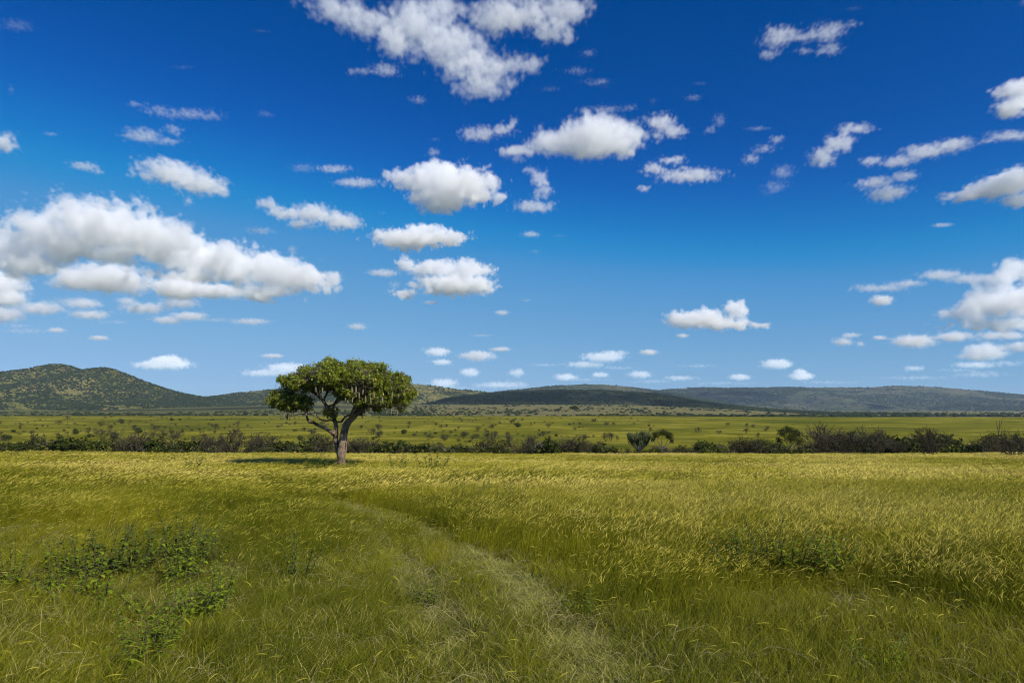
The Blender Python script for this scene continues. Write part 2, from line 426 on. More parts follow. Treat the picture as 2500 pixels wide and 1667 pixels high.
# ---- grass tuft meshes
def blades(mb, n, rad, h, wdt, lean, curl, az=None, azs=PI, seg=3, tone=(0, 1), droop=0.0, seedhead=None, lift=0.0, hv=.35):
    b = RS.randn(n, 2) * rad * .6
    H = h * (1 - hv + 2 * hv * RS.rand(n)); a = RS.uniform(-azs, azs, n) + (0 if az is None else az)
    if az is None: a = RS.uniform(0, 2 * PI, n)
    L = np.abs(lean * (.5 + RS.rand(n))); Cv = curl * (.4 + 1.2 * RS.rand(n))
    W = wdt * (.7 + .6 * RS.rand(n)); tn = RS.uniform(tone[0], tone[1], n)
    t = np.linspace(0, 1, seg + 1)
    ang = L[:, None] + Cv[:, None] * t[None, :] ** 1.3
    ds = (H / seg)[:, None]
    hor = np.concatenate([np.zeros((n, 1)), np.cumsum(np.sin((ang[:, 1:] + ang[:, :-1]) / 2) * ds, 1)], 1)
    ver = np.concatenate([np.zeros((n, 1)), np.cumsum(np.cos((ang[:, 1:] + ang[:, :-1]) / 2) * ds, 1)], 1)
    wa = RS.uniform(0, PI, n)
    c = np.stack([b[:, :1] + hor * np.cos(a)[:, None], b[:, 1:] + hor * np.sin(a)[:, None], ver + lift], -1)
    wp = (1 - t) ** .6 * .9 + .1
    off = np.stack([np.cos(wa), np.sin(wa), np.zeros(n)], -1)[:, None, :] * (W[:, None] * wp[None, :] * .5)[:, :, None]
    V = np.stack([c - off, c + off], 2).reshape(n, -1, 3)
    m = 2 * (seg + 1)
    base = np.arange(n)[:, None] * m; k = np.arange(seg)[None, :] * 2
    Q = np.stack([base + k, base + k + 1, base + k + 3, base + k + 2], -1).reshape(-1, 4)
    mb.add(V.reshape(-1, 3), Q, None, np.repeat(tn, m))
    if seedhead:
        hl, hw, cnt = seedhead
        sel = RS.choice(n, min(n, cnt), False)
        for q in sel:
            p = c[q, -1]; d = c[q, -1] - c[q, -2]; d = d / (np.linalg.norm(d) + 1e-9)
            ax = np.array([math.cos(a[q]), math.sin(a[q]), 0])
            s_ = np.cross(d, [0, 0, 1.]); s_ = s_ / (np.linalg.norm(s_) + 1e-6)
            ang0 = math.acos(max(-1, min(1, d[2])))
            pts = [p - d * .02]
            for kk in range(3):
                ang0 = min(ang0 + .12 + .22 * RS.rand(), 2.4)
                dd = ax * math.sin(ang0) + np.array([0, 0, 1]) * math.cos(ang0)
                pts.append(pts[-1] + dd * hl / 3)
            pts = np.array(pts); up = np.cross(s_, d)
            sw = (s_ * math.cos(wa[q]) + up * math.sin(wa[q])) * hw
            wv = np.array([.25, 1, .7, .1])[:, None]
            Vh = np.stack([pts - sw * wv, pts + sw * wv], 1).reshape(-1, 3)
            mb.add(Vh, [(0, 1, 3, 2), (2, 3, 5, 4), (4, 5, 7, 6)], None, 1.5)
gmat = leaf_mat('meadow_grass_blades', (.068, .084, .004), (.325, .300, .014), (.42, .36, .060), trans=.38, rough=.6, wscale=.13, spec=.08)
dmat = leaf_mat('dry_straw', (.22, .19, .075), (.38, .33, .15), None, trans=.2, rough=.6, wscale=1.5)
tmat = leaf_mat('trodden_pale_grass', (.19, .20, .032), (.50, .46, .14), None, trans=.3, rough=.6, wscale=1.1, spec=.1)
smat = leaf_mat('short_green_grass', (.040, .060, .005), (.280, .285, .026), (.54, .46, .16), trans=.35, rough=.55, wscale=.35, spec=.12)
def tall(seed, n, wd, heads, hw, h=.72):
    mb = MB()
    blades(mb, n, .17, h, wd, .10, .62, 0.1, 1.1, 3, (0, 1), seedhead=(.16, hw, heads), hv=.25)
    blades(mb, n, .20, h * .55, wd * 1.3, .35, .9, None, PI, 2, (0, .9))
    return mb.mesh('tall_grass_tuft', [gmat])
def short(seed, n, wd, h=.2):
    mb = MB()
    blades(mb, n, .15, h, wd, .5, 1.1, None, PI, 2, (0, 1), hv=.5)
    blades(mb, n // 8, .15, h * 1.5, wd, .5, 1.3, None, PI, 3, (1.2, 1.6))
    return mb.mesh('short_grass_tuft', [smat])
def mid(seed, n, wd, h=.42):
    mb = MB()
    blades(mb, n, .15, h, wd, .3, 1.0, .1, 1.8, 3, (0, 1), hv=.4)
    blades(mb, n // 2, .17, h * .5, wd, .6, 1.0, None, PI, 2, (0, 1))
    blades(mb, n // 8 + 1, .15, h * 1.1, wd * .8, .3, 1.3, .1, 2.0, 3, (1.2, 1.6))
    return mb.mesh('middle_grass_tuft', [gmat])
def straw(seed, n, wd):
    mb = MB()
    for _ in range(n):
        L = RS.uniform(.15, .5); a = RS.normal(0, .9) + (PI if RS.rand() < .5 else 0); p = RS.randn(3) * [.22, .22, .0]; z = RS.uniform(.03, .15)
        bend = RS.uniform(-.25, .25); q = []
        for t in np.linspace(0, 1, 5):
            aa = a + bend * t * 2
            q.append([p[0] + math.cos(aa) * L * t, p[1] + math.sin(aa) * L * t, z + RS.uniform(-.01, .015) + .06 * math.sin(PI * t) * (RS.rand() < .6)])
        mb.tube(q, [wd, wd, wd * .9, wd * .7, wd * .4], 3, RS.rand())
    return mb.mesh('lying_straw', [dmat])
def trodden(seed):
    mb = MB(); blades(mb, 46, .17, .22, .008, 1.0, .7, None, PI, 2, (0, 1), hv=.5); blades(mb, 10, .17, .16, .007, .5, 1.1, None, PI, 2, (0, .5), hv=.5)
    return mb.mesh('trodden_grass_tuft', [tmat])
def arching(seed):
    mb = MB(); blades(mb, 5, .10, .80, .0055, .15, 1.15, .1, 1.6, 4, (.8, 1), seedhead=(.15, .0042, 5), hv=.25); blades(mb, 14, .12, .42, .010, .35, 1.0, None, PI, 3, (.2, 1), hv=.35)
    return mb.mesh('arching_grass_tuft', [gmat])
near_src = [tall(k, 32, .0070, (12, 7, 3, 0)[k], .0050, (.74, .72, .70, .62)[k]) for k in range(4)] + [mid(k, 34, .0064) for k in range(4)] + [short(k, 50, .0066, .23) for k in range(4)] + [straw(k, 10, .0042) for k in range(3)] + [trodden(k) for k in range(3)] + [arching(k) for k in range(3)]
cn = source_collection('grass_tuft_near', near_src)
far_src = [tall(k, 28, .017, (14, 10, 6, 3, 0)[k], .0115, (.72, .72, .70, .68, .62)[k]) for k in range(5)]
cf = source_collection('grass_tuft_far', far_src)
def wedge(y0, y1, dens, edge=.80, mx=2.5):
    A = .5 * (2 * edge * y0 + 2 * mx + 2 * edge * y1 + 2 * mx) * (y1 - y0)
    n = int(A * dens)
    # area-uniform in a trapezoid
    y = y0 + (y1 - y0) * RS.rand(int(n * 2.2)); keep = RS.rand(len(y)) < (edge * y + mx) / (edge * y1 + mx); y = y[keep][:n]
    x = RS.uniform(-1, 1, len(y)) * (edge * y + mx)
    return x, y
HOLL = [(*ghit(280, 1350), 1.7), (*ghit(450, 1330), 1.3), (*ghit(450, 1440), 1.0), (*ghit(350, 1520), .7), (*ghit(1800, 1340), 1.8), (*ghit(990, 1400), .6)]
def near_grass(y0, y1, dens, name, label):
    x, y = wedge(y0, y1, dens)
    t = tallness(x, y); tr = track(x, y); r = RS.rand(len(x))
    typ = np.where(r < t, 0, np.where(r < t + (1 - t) * (.50 - .30 * tr), 1, 2))
    typ = np.where((RS.rand(len(x)) < (.09 * (1 - t) + .16 * tr * (1 - .4 * t)) * (.1 + 2.0 * fbm(x * .7, y * .7, 2, 91))), 3, typ)
    typ = np.where((typ != 0) & (RS.rand(len(x)) < .80 * tr), 4, typ); typ = np.where(RS.rand(len(x)) < .03 * (1 - tr), 5, typ)
    nv = np.array([4, 4, 4, 3, 3, 3]); off = np.array([0, 4, 8, 12, 15, 18])
    idx = off[typ] + (RS.rand(len(x)) * nv[typ]).astype(int)
    hd = np.clip(.33 + 2.2 * (.5 - fbm(x * .09, y * .13, 3, 47)) + .28 * RS.randn(len(x)) - .12 * sstep(0, .3, x / y), 0, .999)
    idx = np.where(typ == 0, (hd * 4).astype(int), idx)
    z = G(x, y) - .015
    hs = np.select([typ == 0, typ == 1, typ == 2], [.62 + .45 * t, .55 + .55 * fbm(x * .5, y * .5, 3, 55) + .25 * t, .65 + .7 * fbm(x * .8, y * .8, 2, 66)], 1.0)
    hs = hs * RS.uniform(.8, 1.2, len(x)) * np.where(typ < 3, 1 - .45 * tr, 1) * np.where(typ == 3, .8, 1)
    for (hx, hy, hr) in HOLL: hs = hs * (1 - .45 * np.exp(-(((x - hx) / hr) ** 2 + ((y - hy) / (hr * .7)) ** 2)))
    sc_ = RS.uniform(.85, 1.2, len(x))
    rz = np.where(typ <= 1, RS.normal(0, .7, len(x)), RS.uniform(0, 2 * PI, len(x)))
    rot = np.stack([RS.normal(0, .13, len(x)), RS.normal(0, .13, len(x)), rz], -1)
    scatter(name, np.stack([x, y, z], -1), rot, np.stack([sc_, sc_, hs], -1), idx, cn, label)
near_grass(3.0, 13, 62, 'foreground_grass', 'short green grass and fallen straw in the foreground')
near_grass(13, 30, 34, 'meadow_grass', 'knee-high green and yellow grass beyond the foreground')
def far_grass(y0, y1, dens, s, name, label):
    x, y = wedge(y0, y1, dens)
    k = RS.rand(len(x)) > .5 * track(x, y); x, y = x[k], y[k]
    t = np.clip(tallness(x, y), .35, 1)
    z = G(x, y) - .02
    hs = (.72 + .42 * fbm(x * .12, y * .12, 3, 23)) * RS.uniform(.82, 1.18, len(x)) * (.6 + .4 * t)
    sc_ = RS.uniform(.9, 1.3, len(x)) * s
    rot = np.stack([RS.normal(0, .08, len(x)), RS.normal(0, .08, len(x)), RS.normal(0, .5, len(x))], -1)
    scatter(name, np.stack([x, y, z], -1), rot, np.stack([sc_, sc_, hs], -1), (np.clip(.20 + 2.2 * (.5 - fbm(x * .06, y * .10, 3, 47)) + .28 * RS.randn(len(x)), 0, .999) * 5).astype(int), cf, label)
far_grass(30, 60, 10, 1.35, 'tall_grass', 'tall seeding yellow grass around the lone tree')
far_grass(60, 116, 5.0, 1.9, 'tall_grass', 'tall yellow grass along the far edge of the meadow')

# ------------------------------------------------------------------ scrub on the hills and the far plain
def blob_src(seed):
    mb = MB(); V, T = ico(2)
    r = 1 + .35 * (vnoise(V[:, 0] * 2.3 + seed * 7, V[:, 1] * 2.3 + V[:, 2] * 3.1, seed) - .5) * 2
    r *= 1 + .25 * (RS.rand(len(V)) - .5) * 2
    V = V * r[:, None]; V[:, 2] = np.maximum(V[:, 2], -.5) * .8 + .35
    mb.add(V, None, T, RS.rand())
    return mb
def ico(sub):
    t = (1 + 5 ** .5) / 2
    V = [(-1, t, 0), (1, t, 0), (-1, -t, 0), (1, -t, 0), (0, -1, t), (0, 1, t), (0, -1, -t), (0, 1, -t), (t, 0, -1), (t, 0, 1), (-t, 0, -1), (-t, 0, 1)]
    T = [(0, 11, 5), (0, 5, 1), (0, 1, 7), (0, 7, 10), (0, 10, 11), (1, 5, 9), (5, 11, 4), (11, 10, 2), (10, 7, 6), (7, 1, 8), (3, 9, 4), (3, 4, 2), (3, 2, 6), (3, 6, 8), (3, 8, 9), (4, 9, 5), (2, 4, 11), (6, 2, 10), (8, 6, 7), (9, 8, 1)]
    V = [Vector(v).normalized() for v in V]
    for _ in range(sub - 1):
        c = {}; T2 = []
        def mp_(a, b):
            k = (min(a, b), max(a, b))
            if k not in c: V.append(((V[a] + V[b]) / 2).normalized()); c[k] = len(V) - 1
            return c[k]
        for a, b, d in T:
            x, y, z = mp_(a, b), mp_(b, d), mp_(d, a)
            T2 += [(a, x, z), (b, y, x), (d, z, y), (x, y, z)]
        T = T2
    return np.array([tuple(v) for v in V]), np.array(T)
scrub_mat = leaf_mat('distant_scrub', (.014, .022, .008), (.040, .052, .018), None, trans=.1, rough=.9, wscale=.01, spec=.05)
cs = source_collection('scrub_bush', [blob_src(k).mesh('scrub_bush', [scrub_mat]) for k in range(5)])
def hill_scrub(key, n, smin, smax, label, dens=.5, lim=None):
    h = HILLS[key]; X_, Y_, Z_ = h
    x = RS.uniform(X_[0], X_[-1], n * 3); y = RS.uniform(Y_[0], Y_[int(len(Y_) * .62)], n * 3)
    z = bil(h, x, y); gz = G(x, y)
    sc2 = .5 if key in ('right', 'back') else 1.0
    f = fbm(x / 330 * sc2, y / 600 * sc2, 4, 5) * .72 + fbm(x / 70 * sc2, y / 70 * sc2, 3, 8) * .28
    hgt = np.clip((z - gz) / 60, 0, 1)
    k = (z > gz) & (RS.rand(len(x)) < sstep(.62 - dens * .30, .69 - dens * .28, f + .08 * hgt) * .94 + .05) & (np.abs(x / y) < .85)
    x, y, z = x[k][:n], y[k][:n], z[k][:n]
    s = smin + (smax - smin) * RS.rand(len(x)) ** 2.2
    scatter('scrub', np.stack([x, y, z], -1), np.stack([0 * x, 0 * x, RS.uniform(0, 6.28, len(x))], -1), np.stack([s * RS.uniform(.9, 1.5, len(x)), s, s * RS.uniform(.6, 1, len(x))], -1), (RS.rand(len(x)) * 5).astype(int), cs, label)
hill_scrub('left', 26000, 1.4, 4.4, 'dark scrub dotting the two-peaked left hill', .42)
hill_scrub('saddle', 16000, 2.0, 5.5, 'scrub on the low hill behind the lone tree', .45)
hill_scrub('middle', 22000, 2.0, 5.0, 'dense dark woodland on the middle hill', .70)
hill_scrub('back', 9000, 3, 7, 'scrub on the pale rounded hill', .5)
hill_scrub('right', 22000, 3.5, 9.5, 'scrub in bands along the bluish right ridge', .34)
def plain_scrub(n, y0, y1, u0, u1, smin, smax, label, thr=.45, seed=3, fn=None):
    y = y0 * (y1 / y0) ** RS.rand(n * 6); u = RS.uniform(u0, u1, n * 6); x = u * y
    f = fbm(x / 130, y / 130, 4, seed)
    k = RS.rand(len(x)) < sstep(thr - .12, thr + .12, f) * .9 + .04
    x, y = x[k][:n], y[k][:n]; z = G(x, y)
    for h in HILLS.values():
        inside = (x > h[0][0]) & (x < h[0][-1]) & (y > h[1][0]) & (y < h[1][-1])
        z = np.where(inside, np.maximum(z, bil(h, x, y)), z)
    s = smin + (smax - smin) * RS.rand(len(x)) ** 2
    scatter('scrub', np.stack([x, y, z], -1), np.stack([0 * x, 0 * x, RS.uniform(0, 6.28, len(x))], -1), np.stack([s * RS.uniform(1, 1.8, len(x)), s, s * RS.uniform(.6, .95, len(x))], -1), (RS.rand(len(x)) * 5).astype(int), cs, label)
plain_scrub(1700, 880, 2300, -.2, .5, 1.0, 3.4, 'scattered scrub on the tan slope below the middle hill', .50, 3)
plain_scrub(900, 850, 1500, -.85, -.1, .9, 3.2, 'scrub at the foot of the left hills', .48, 6)
plain_scrub(700, 900, 1150, .37, .60, 1.6, 4.4, 'dark green grove on the far edge of the plain', .36, 14)
plain_scrub(420, 830, 900, .05, .42, .9, 2.6, 'row of low bushes along the edge of the far plain', .47, 18)
plain_scrub(600, 1300, 2600, .42, .85, 2, 5, 'scattered scrub before the right ridge', .5, 22)

# ------------------------------------------------------------------ bushes and small trees (individual things)
green_mat = leaf_mat('bush_leaves', (.018, .026, .004), (.068, .082, .010), (.14, .14, .02), trans=.25, rough=.6, wscale=.05, spec=.08)
twig_mat = leaf_mat('grey_twigs', (.032, .028, .017), (.078, .068, .042), None, trans=0, rough=.9, wscale=.08, spec=.05)
stem_mat = leaf_mat('bush_stems', (.07, .06, .05), (.18, .16, .14), None, trans=0, rough=.9, wscale=1, spec=.05)
def leafcloud(mb, C, R, n, size, shell=.55, tone=(0, 1), flat=.6):
    """n leaf quads spread through the ellipsoids C,R"""
    C = np.asarray(C, float); R = np.asarray(R, float)
    wgt = (R[:, 0] * R[:, 2]); wgt = wgt / wgt.sum()
    k = RS.choice(len(C), n, p=wgt)
    d = RS.randn(n, 3); d /= np.linalg.norm(d, axis=1)[:, None]
    rr = (shell + (1 - shell) * RS.rand(n)) * (1 + .12 * RS.randn(n))
    P_ = C[k] + d * R[k] * rr[:, None]
    a = RS.randn(n, 3) ; a /= np.linalg.norm(a, axis=1)[:, None]
    nrm = d * .9 + RS.randn(n, 3) * .6 + [0, 0, .4]; nrm /= np.linalg.norm(nrm, axis=1)[:, None]
    u = np.cross(a, nrm); u /= np.linalg.norm(u, axis=1)[:, None] + 1e-9; v = np.cross(nrm, u)
    s = size * (.6 + .8 * RS.rand(n))[:, None]
    V = np.stack([P_ - u * s, P_ + v * s * flat, P_ + u * s, P_ - v * s * flat], 1)
    Q = np.arange(4 * n).reshape(n, 4)
    mb.add(V.reshape(-1, 3), Q, None, np.repeat(RS.uniform(tone[0], tone[1], n), 4))
def branching(mb, p, d, L, r, depth, spread, up=.2, nb=3, sides=3, tips=None, tone=(.2, 1), curve=.3, minr=.008):
    d = np.asarray(d, float); d /= np.linalg.norm(d)
    n = 4; pts = [np.asarray(p, float)]; dd = d.copy()
    for k in range(n):
        dd = dd + RS.randn(3) * curve * .35 + [0, 0, up * .25]; dd /= np.linalg.norm(dd)
        pts.append(pts[-1] + dd * L / n)
    rad = np.linspace(r, max(r * .6, minr), n + 1)
    mb.tube(pts, rad, sides, RS.uniform(*tone), cap=False)
    if depth == 0:
        if tips is not None: tips.append(pts[-1])
        return
    for k in range(nb):
        q = pts[-1] if k < nb - 1 else pts[2 + int(RS.rand() * 2)]
        nd = dd + RS.randn(3) * spread
        branching(mb, q, nd, L * RS.uniform(.55, .85), max(r * .62, minr), depth - 1, spread, up, nb, sides, tips, tone, curve, minr)
def bush_green(seed):
    """about 3 m wide, 2 m high"""
    RS.seed(100 + seed)
    nb = RS.randint(5, 9); C = []; R = []
    for k in range(nb):
        a = RS.uniform(0, 2 * PI); q = RS.uniform(.2, 1.0)
        C.append((math.cos(a) * q, math.sin(a) * q * .8, RS.uniform(.6, 1.45))); r = RS.uniform(.42, .72); R.append((r * 1.15, r, r * .8))
    C.append((0, 0, .6)); R.append((1.2, 1.0, .6))
    f = MB(); leafcloud(f, C, R, 1500, .105, .35, (0, 1)); leafcloud(f, C, R, 90, .10, .9, (1.1, 1.3))
    st = MB()
    for k in range(7): branching(st, (RS.uniform(-.15, .15), RS.uniform(-.15, .15), -.2), (RS.uniform(-.8, .8), RS.uniform(-.6, .6), 1), .8, .045, 2, .5, minr=.015)
    return f.mesh('foliage', [green_mat], False), st.mesh('stems', [stem_mat])
def bush_bare(seed):
    RS.seed(200 + seed)
    st = MB(); tips = []
    for k in range(11):
        a = RS.uniform(0, 2 * PI); q = RS.uniform(.1, .95)
        branching(st, (math.cos(a) * .12, math.sin(a) * .12, -.2), (math.cos(a) * q, math.sin(a) * q, 1), .95, .040, 3, .42, .15, 3, 3, tips, minr=.014)
    tips = np.array(tips)
    f = MB()
    for t in tips[RS.choice(len(tips), min(len(tips), 420), False)]:
        d = RS.randn(3) + [0, 0, .5]; d /= np.linalg.norm(d); s = np.cross(d, RS.randn(3)); s /= np.linalg.norm(s)
        l = RS.uniform(.12, .3); f.add([t - s * .012, t + s * .012, t + d * l], None, [(0, 1, 2)], RS.rand())
    leafcloud(f, tips[:: max(1, len(tips) // 120)], np.full((len(tips[:: max(1, len(tips) // 120)]), 3), .22), 260, .045, .2, (0, .8), .5)
    st.q += [q + st.n for q in f.q]; st.t += [q + st.n for q in f.t]; st.v += f.v; st.a += f.a; st.n += f.n
    return (st.mesh('branches', [twig_mat]),)
def bush_sprig(seed):
    """thin open shrub with sparse small leaves"""
    RS.seed(300 + seed)
    st = MB(); tips = []
    for k in range(7):
        a = RS.uniform(0, 2 * PI); q = RS.uniform(.1, .7)
        branching(st, (0, 0, -.2), (math.cos(a) * q, math.sin(a) * q, 1), 1.0, .045, 2, .5, .1, 3, 3, tips, minr=.018)
    f = MB(); tips = np.array(tips)
    leafcloud(f, tips, np.full((len(tips), 3), .30), 700, .065, .2, (0, .9), .6)
    return f.mesh('foliage', [sprig_mat]), st.mesh('stems', [twig_mat])
sprig_mat = leaf_mat('olive_leaves', (.032, .033, .012), (.078, .076, .026), None, trans=.2, rough=.7, wscale=.05, spec=.05)
PROTO = {'green': [bush_green(k) for k in range(6)], 'bare': [bush_bare(k) for k in range(6)], 'sprig': [bush_sprig(k) for k in range(5)]}
PART = {'green': ('foliage', 'stems'), 'bare': (), 'sprig': ('foliage', 'stems')}
RS.seed(55)
NAME = {'green': 'leafy_bush', 'bare': 'bare_bush', 'sprig': 'open_shrub'}
BUSHES = []
def put_bush(kind, x, y, width, height, zone, sink=0.0):
    v = RS.randint(len(PROTO[kind]))
    z = float(G(x, y)) - sink
    o = link(NAME[kind], PROTO[kind][v][0] if kind == 'bare' else None, None, (x, y, z), (0, 0, RS.uniform(0, 2 * PI)))
    o.scale = (width / 2.9, width / 2.9, height / 2.0)
    for pn, me in zip(PART[kind], PROTO[kind][v]):
        c = bpy.data.objects.new(pn, me); COL.objects.link(c); c.parent = o
    BUSHES.append((o, kind, zone, x, y, width, height))
    return o
# thicket in the dip behind the meadow edge
def U(vx): return (vx * VS - 1250) / FOC
def thicket(n, v0, v1, y0, y1, hfun, mixp, zone='thicket'):
    for k in range(n):
        vx = v0 + (v1 - v0) * (k + RS.rand()) / n
        y = RS.uniform(y0, y1); x = U(vx) * y
        kind = RS.choice(['green', 'bare', 'sprig'], p=mixp)
        h = hfun(vx) * (.55 + .62 * RS.rand() ** .8)
        if 1415 < vx < 1545 or 1775 < vx < 1840: h = min(h, 2.3 if y < 122 else 2.8)
        put_bush(kind, x, y, h * RS.uniform(1.3, 2.1), h, zone)
thicket(30, -60, 620, 112, 128, lambda v: 4.0, (.66, .17, .17))
thicket(14, 620, 1000, 112, 128, lambda v: 3.7, (.6, .2, .2))
thicket(22, 1000, 1560, 112, 128, lambda v: 3.6, (.62, .22, .16))
thicket(42, 1500, 2420, 110, 128, lambda v: 3.7 + .8 * (v > 1880), (.55, .20, .25))
thicket(20, 1500, 2420, 128, 146, lambda v: 4.7 + 1.1 * (v > 1880), (.6, .15, .25))
thicket(26, -60, 1500, 130, 160, lambda v: 4.4, (.45, .35, .2))
# scattered bushes on the green plain
def plain(n, v0, v1, vy0, vy1, s0, s1, mixp):
    for k in range(n):
        vx = RS.uniform(v0, v1); vy = vy0 + (vy1 - vy0) * RS.rand() ** .8
        r = rv(vx, vy); y = 165.0
        while y < 840 and r.z * y < float(G(r.x * y, y)): y *= 1.01
        if r.z * 165 > float(G(r.x * 165, 165)):
            y = 165.0
            while y < 840 and r.z * y > float(G(r.x * y, y)): y *= 1.008
        h = RS.uniform(s0, s1)
        put_bush(RS.choice(['green', 'bare', 'sprig'], p=mixp), r.x * y, y, h * RS.uniform(1.1, 1.7), h, 'plain')
plain(34, 0, 620, 958, 1012, 1.6, 3.6, (.25, .40, .35))
plain(20, 620, 950, 965, 1012, 1.4, 3.2, (.15, .55, .30))
plain(44, 920, 1420, 962, 1018, 1.3, 3.2, (.06, .64, .30))
plain(12, 1450, 2000, 966, 1005, 1.4, 2.6, (.0, .75, .25))
BIG = [('green', 83, 985, 190, 7.0, 2.6), ('green', 230, 985, 185, 4.2, 3.4), ('bare', 245, 964, 300, 7.5, 3.2), ('green', 325, 963, 330, 4.2, 3.0), ('sprig', 465, 978, 210, 5.0, 3.4), ('green', 590, 980, 210, 3.8, 2.6),
       ('bare', 1218, 1000, 175, 2.4, 5.2), ('bare', 955, 995, 180, 2.6, 2.8), ('bare', 1010, 1000, 165, 2.2, 2.6), ('sprig', 1075, 997, 180, 2.6, 2.6), ('green', 1190, 957, 420, 5, 3.5)]
for kd, vx, vy, d, wd, ht in BIG: put_bush(kd, U(vx) * d, d, wd, ht, 'plain')
# the big bare bushes standing at the far edge of the meadow, right
for vx, d, wd, ht in ((1990, 99, 5.0, 4.3), (2125, 100, 5.4, 4.1), (2318, 94, 4.6, 3.4), (2055, 106, 3.4, 2.6)):
    put_bush('bare', U(vx) * d, d, wd, ht, 'edge')

# labels for the bushes: kind, zone, and the landmarks they stand between
LM = [(-20, 'the left photo edge'), (130, 'the highest left summit'), (240, 'the second left summit'), (360, 'the left hill slope'), (480, 'the left saddle'), (640, "the lone crown's left end"), (785, "the lone tree's trunk"), (940, "the lone crown's right end"), (1130, 'the skyline dip'), (1220, 'the dark middle hill'), (1318, 'the flat-topped tree'), (1465, 'the candelabra tree'), (1540, 'the skyline notch'), (1640, 'the flat-based cloud'), (1808, 'the round-crowned tree'), (1900, 'the slanting cloud'), (1990, 'the first big bare bush'), (2125, 'the second big bare bush'), (2285, 'the dead snag'), (2372, 'the right photo edge')]
DESC = {'green': 'green leafy bush', 'bare': 'grey bare bush', 'sprig': 'olive open shrub'}
ZN = {'thicket': 'thicket', 'plain': 'green plain', 'edge': 'at the meadow edge'}
groups = {}
for b in BUSHES:
    o, kind, zone, x, y, wd, ht = b
    vx = (x / y * FOC + 1250) / VS
    lm = min(range(len(LM)), key=lambda q: abs(LM[q][0] - vx))
    row = 'front' if (zone == 'thicket' and y < 128) else ('back' if zone == 'thicket' else ('near' if y < 260 else 'far'))
    groups.setdefault((kind, zone, row, lm), []).append((vx, b))
ORD = ['leftmost', 'second from left', 'third from left', 'fourth from left', 'fifth from left', 'sixth from left', 'seventh from left', 'eighth from left', 'ninth from left', 'tenth from left', 'eleventh from left', 'twelfth from left']
for (kind, zone, row, lm), L in groups.items():
    L.sort(key=lambda q: q[0])
    for k, (vx, b) in enumerate(L):
        pos = '' if len(L) == 1 else ', ' + (ORD[min(k, 11)] if k < len(L) - 1 else 'rightmost')
        rw = {'front': 'front row, ', 'back': 'back row, ', 'near': 'nearer half, ', 'far': 'farther part, '}[row] if zone != 'edge' else ''
        lab = '%s, %s %sunder %s%s' % (DESC[kind], ZN[zone], rw, LM[lm][1], pos)
        if zone == 'edge':
            lab = {0: 'wide grey leafless bush at the yellow meadow edge, ' + LM[lm][1].replace('the first big bare bush', 'leftmost big one').replace('the second big bare bush', 'second big one')}[0] if lm < 18 else 'dark bare bush at the far right edge of the meadow'
        tag(b[0], lab, 'bush', {'thicket': 'bushes in the thicket behind the meadow', 'plain': 'bushes scattered on the green plain', 'edge': 'big bare bushes at the meadow edge'}[zone])

# the many smaller bushes of the same plain, past the ones built one by one
cb = source_collection('plain_bush', [PROTO['bare'][k][0] for k in range(4)] + [PROTO['green'][k][0] for k in range(3)] + [PROTO['sprig'][k][0] for k in range(3)])
RS.seed(91)
n = 950; vx = RS.uniform(-40, 1500, n); yd = 150 * (780 / 150.) ** RS.rand(n); u_ = U(vx); keep = RS.rand(n) < (.35 + .65 * (fbm(u_ * yd / 60, yd / 60, 3, 71) > .5))
yd, u_ = yd[keep], u_[keep]; xd = u_ * yd; sz = RS.uniform(.28, .72, len(xd))
scatter('small_bushes', np.stack([xd, yd, G(xd, yd)], -1), np.stack([0 * xd, 0 * xd, RS.uniform(0, 6.28, len(xd))], -1), np.stack([sz * 1.2, sz * 1.2, sz], -1), (RS.rand(len(xd)) ** 1.6 * 10).astype(int), cb, 'small grey and green bushes sprinkled over the green plain')

# candelabra tree
cand_mat = leaf_mat('candelabra_arms', (.036, .048, .016), (.085, .098, .036), None, trans=0, rough=.6, wscale=.4, spec=.1)
cand_stem = leaf_mat('candelabra_limbs', (.14, .12, .09), (.28, .25, .20), None, trans=0, rough=.8, wscale=1, spec=.05)
def candelabra():
    RS.seed(400)
    tr = MB(); cr = MB(); tips = []
    for k in range(17):
        a = k / 17 * 2 * PI + RS.uniform(-.2, .2); q = .25 + .75 * RS.rand()
        p = np.array([0, 0, 1.3 + .5 * RS.rand()]); pts = [p]
        d = np.array([math.cos(a) * q * 1.1, math.sin(a) * q * 1.1, .55])
        for s in range(6):
            d = d * [.93, .93, 1] + [0, 0, .10]; d2 = d / np.linalg.norm(d); pts.append(pts[-1] + d2 * .42)
        tr.tube(pts, np.linspace(.085, .05, 7), 5, RS.uniform(.5, 1))
        tips.append((pts[-1], d2)); tips.append((pts[-3], d2)); tips.append((pts[-2], d2))
    tr.tube([(0, 0, -.4), (0.02, 0, .5), (0, 0, 1.4), (0, 0, 1.8)], [.24, .2, .17, .12], 8, .5)
    for p, d in tips:
        for k in range(14):
            dd = d + RS.randn(3) * [.45, .45, .2] + [0, 0, .5]; dd /= np.linalg.norm(dd); L = RS.uniform(.5, .95)
            q = p + RS.randn(3) * .12
            cr.tube([q, q + dd * L * .5 + [0, 0, .03], q + dd * L * .7 + [0, 0, L * .3]], [.035, .042, .025], 4, RS.rand())
    return tr.mesh('trunk', [cand_stem]), cr.mesh('crown', [cand_mat])
o = link('candelabra_tree', None, None, (U(1465) * 122, 122, float(G(U(1465) * 122, 122))), (0, 0, .4), (1.22, 1.22, 1.12))
tag(o, 'candelabra tree with upright green arms and pale forked limbs in the thicket', 'tree')
for nme, me in zip(('trunk', 'crown'), candelabra()): link(nme, me, o)
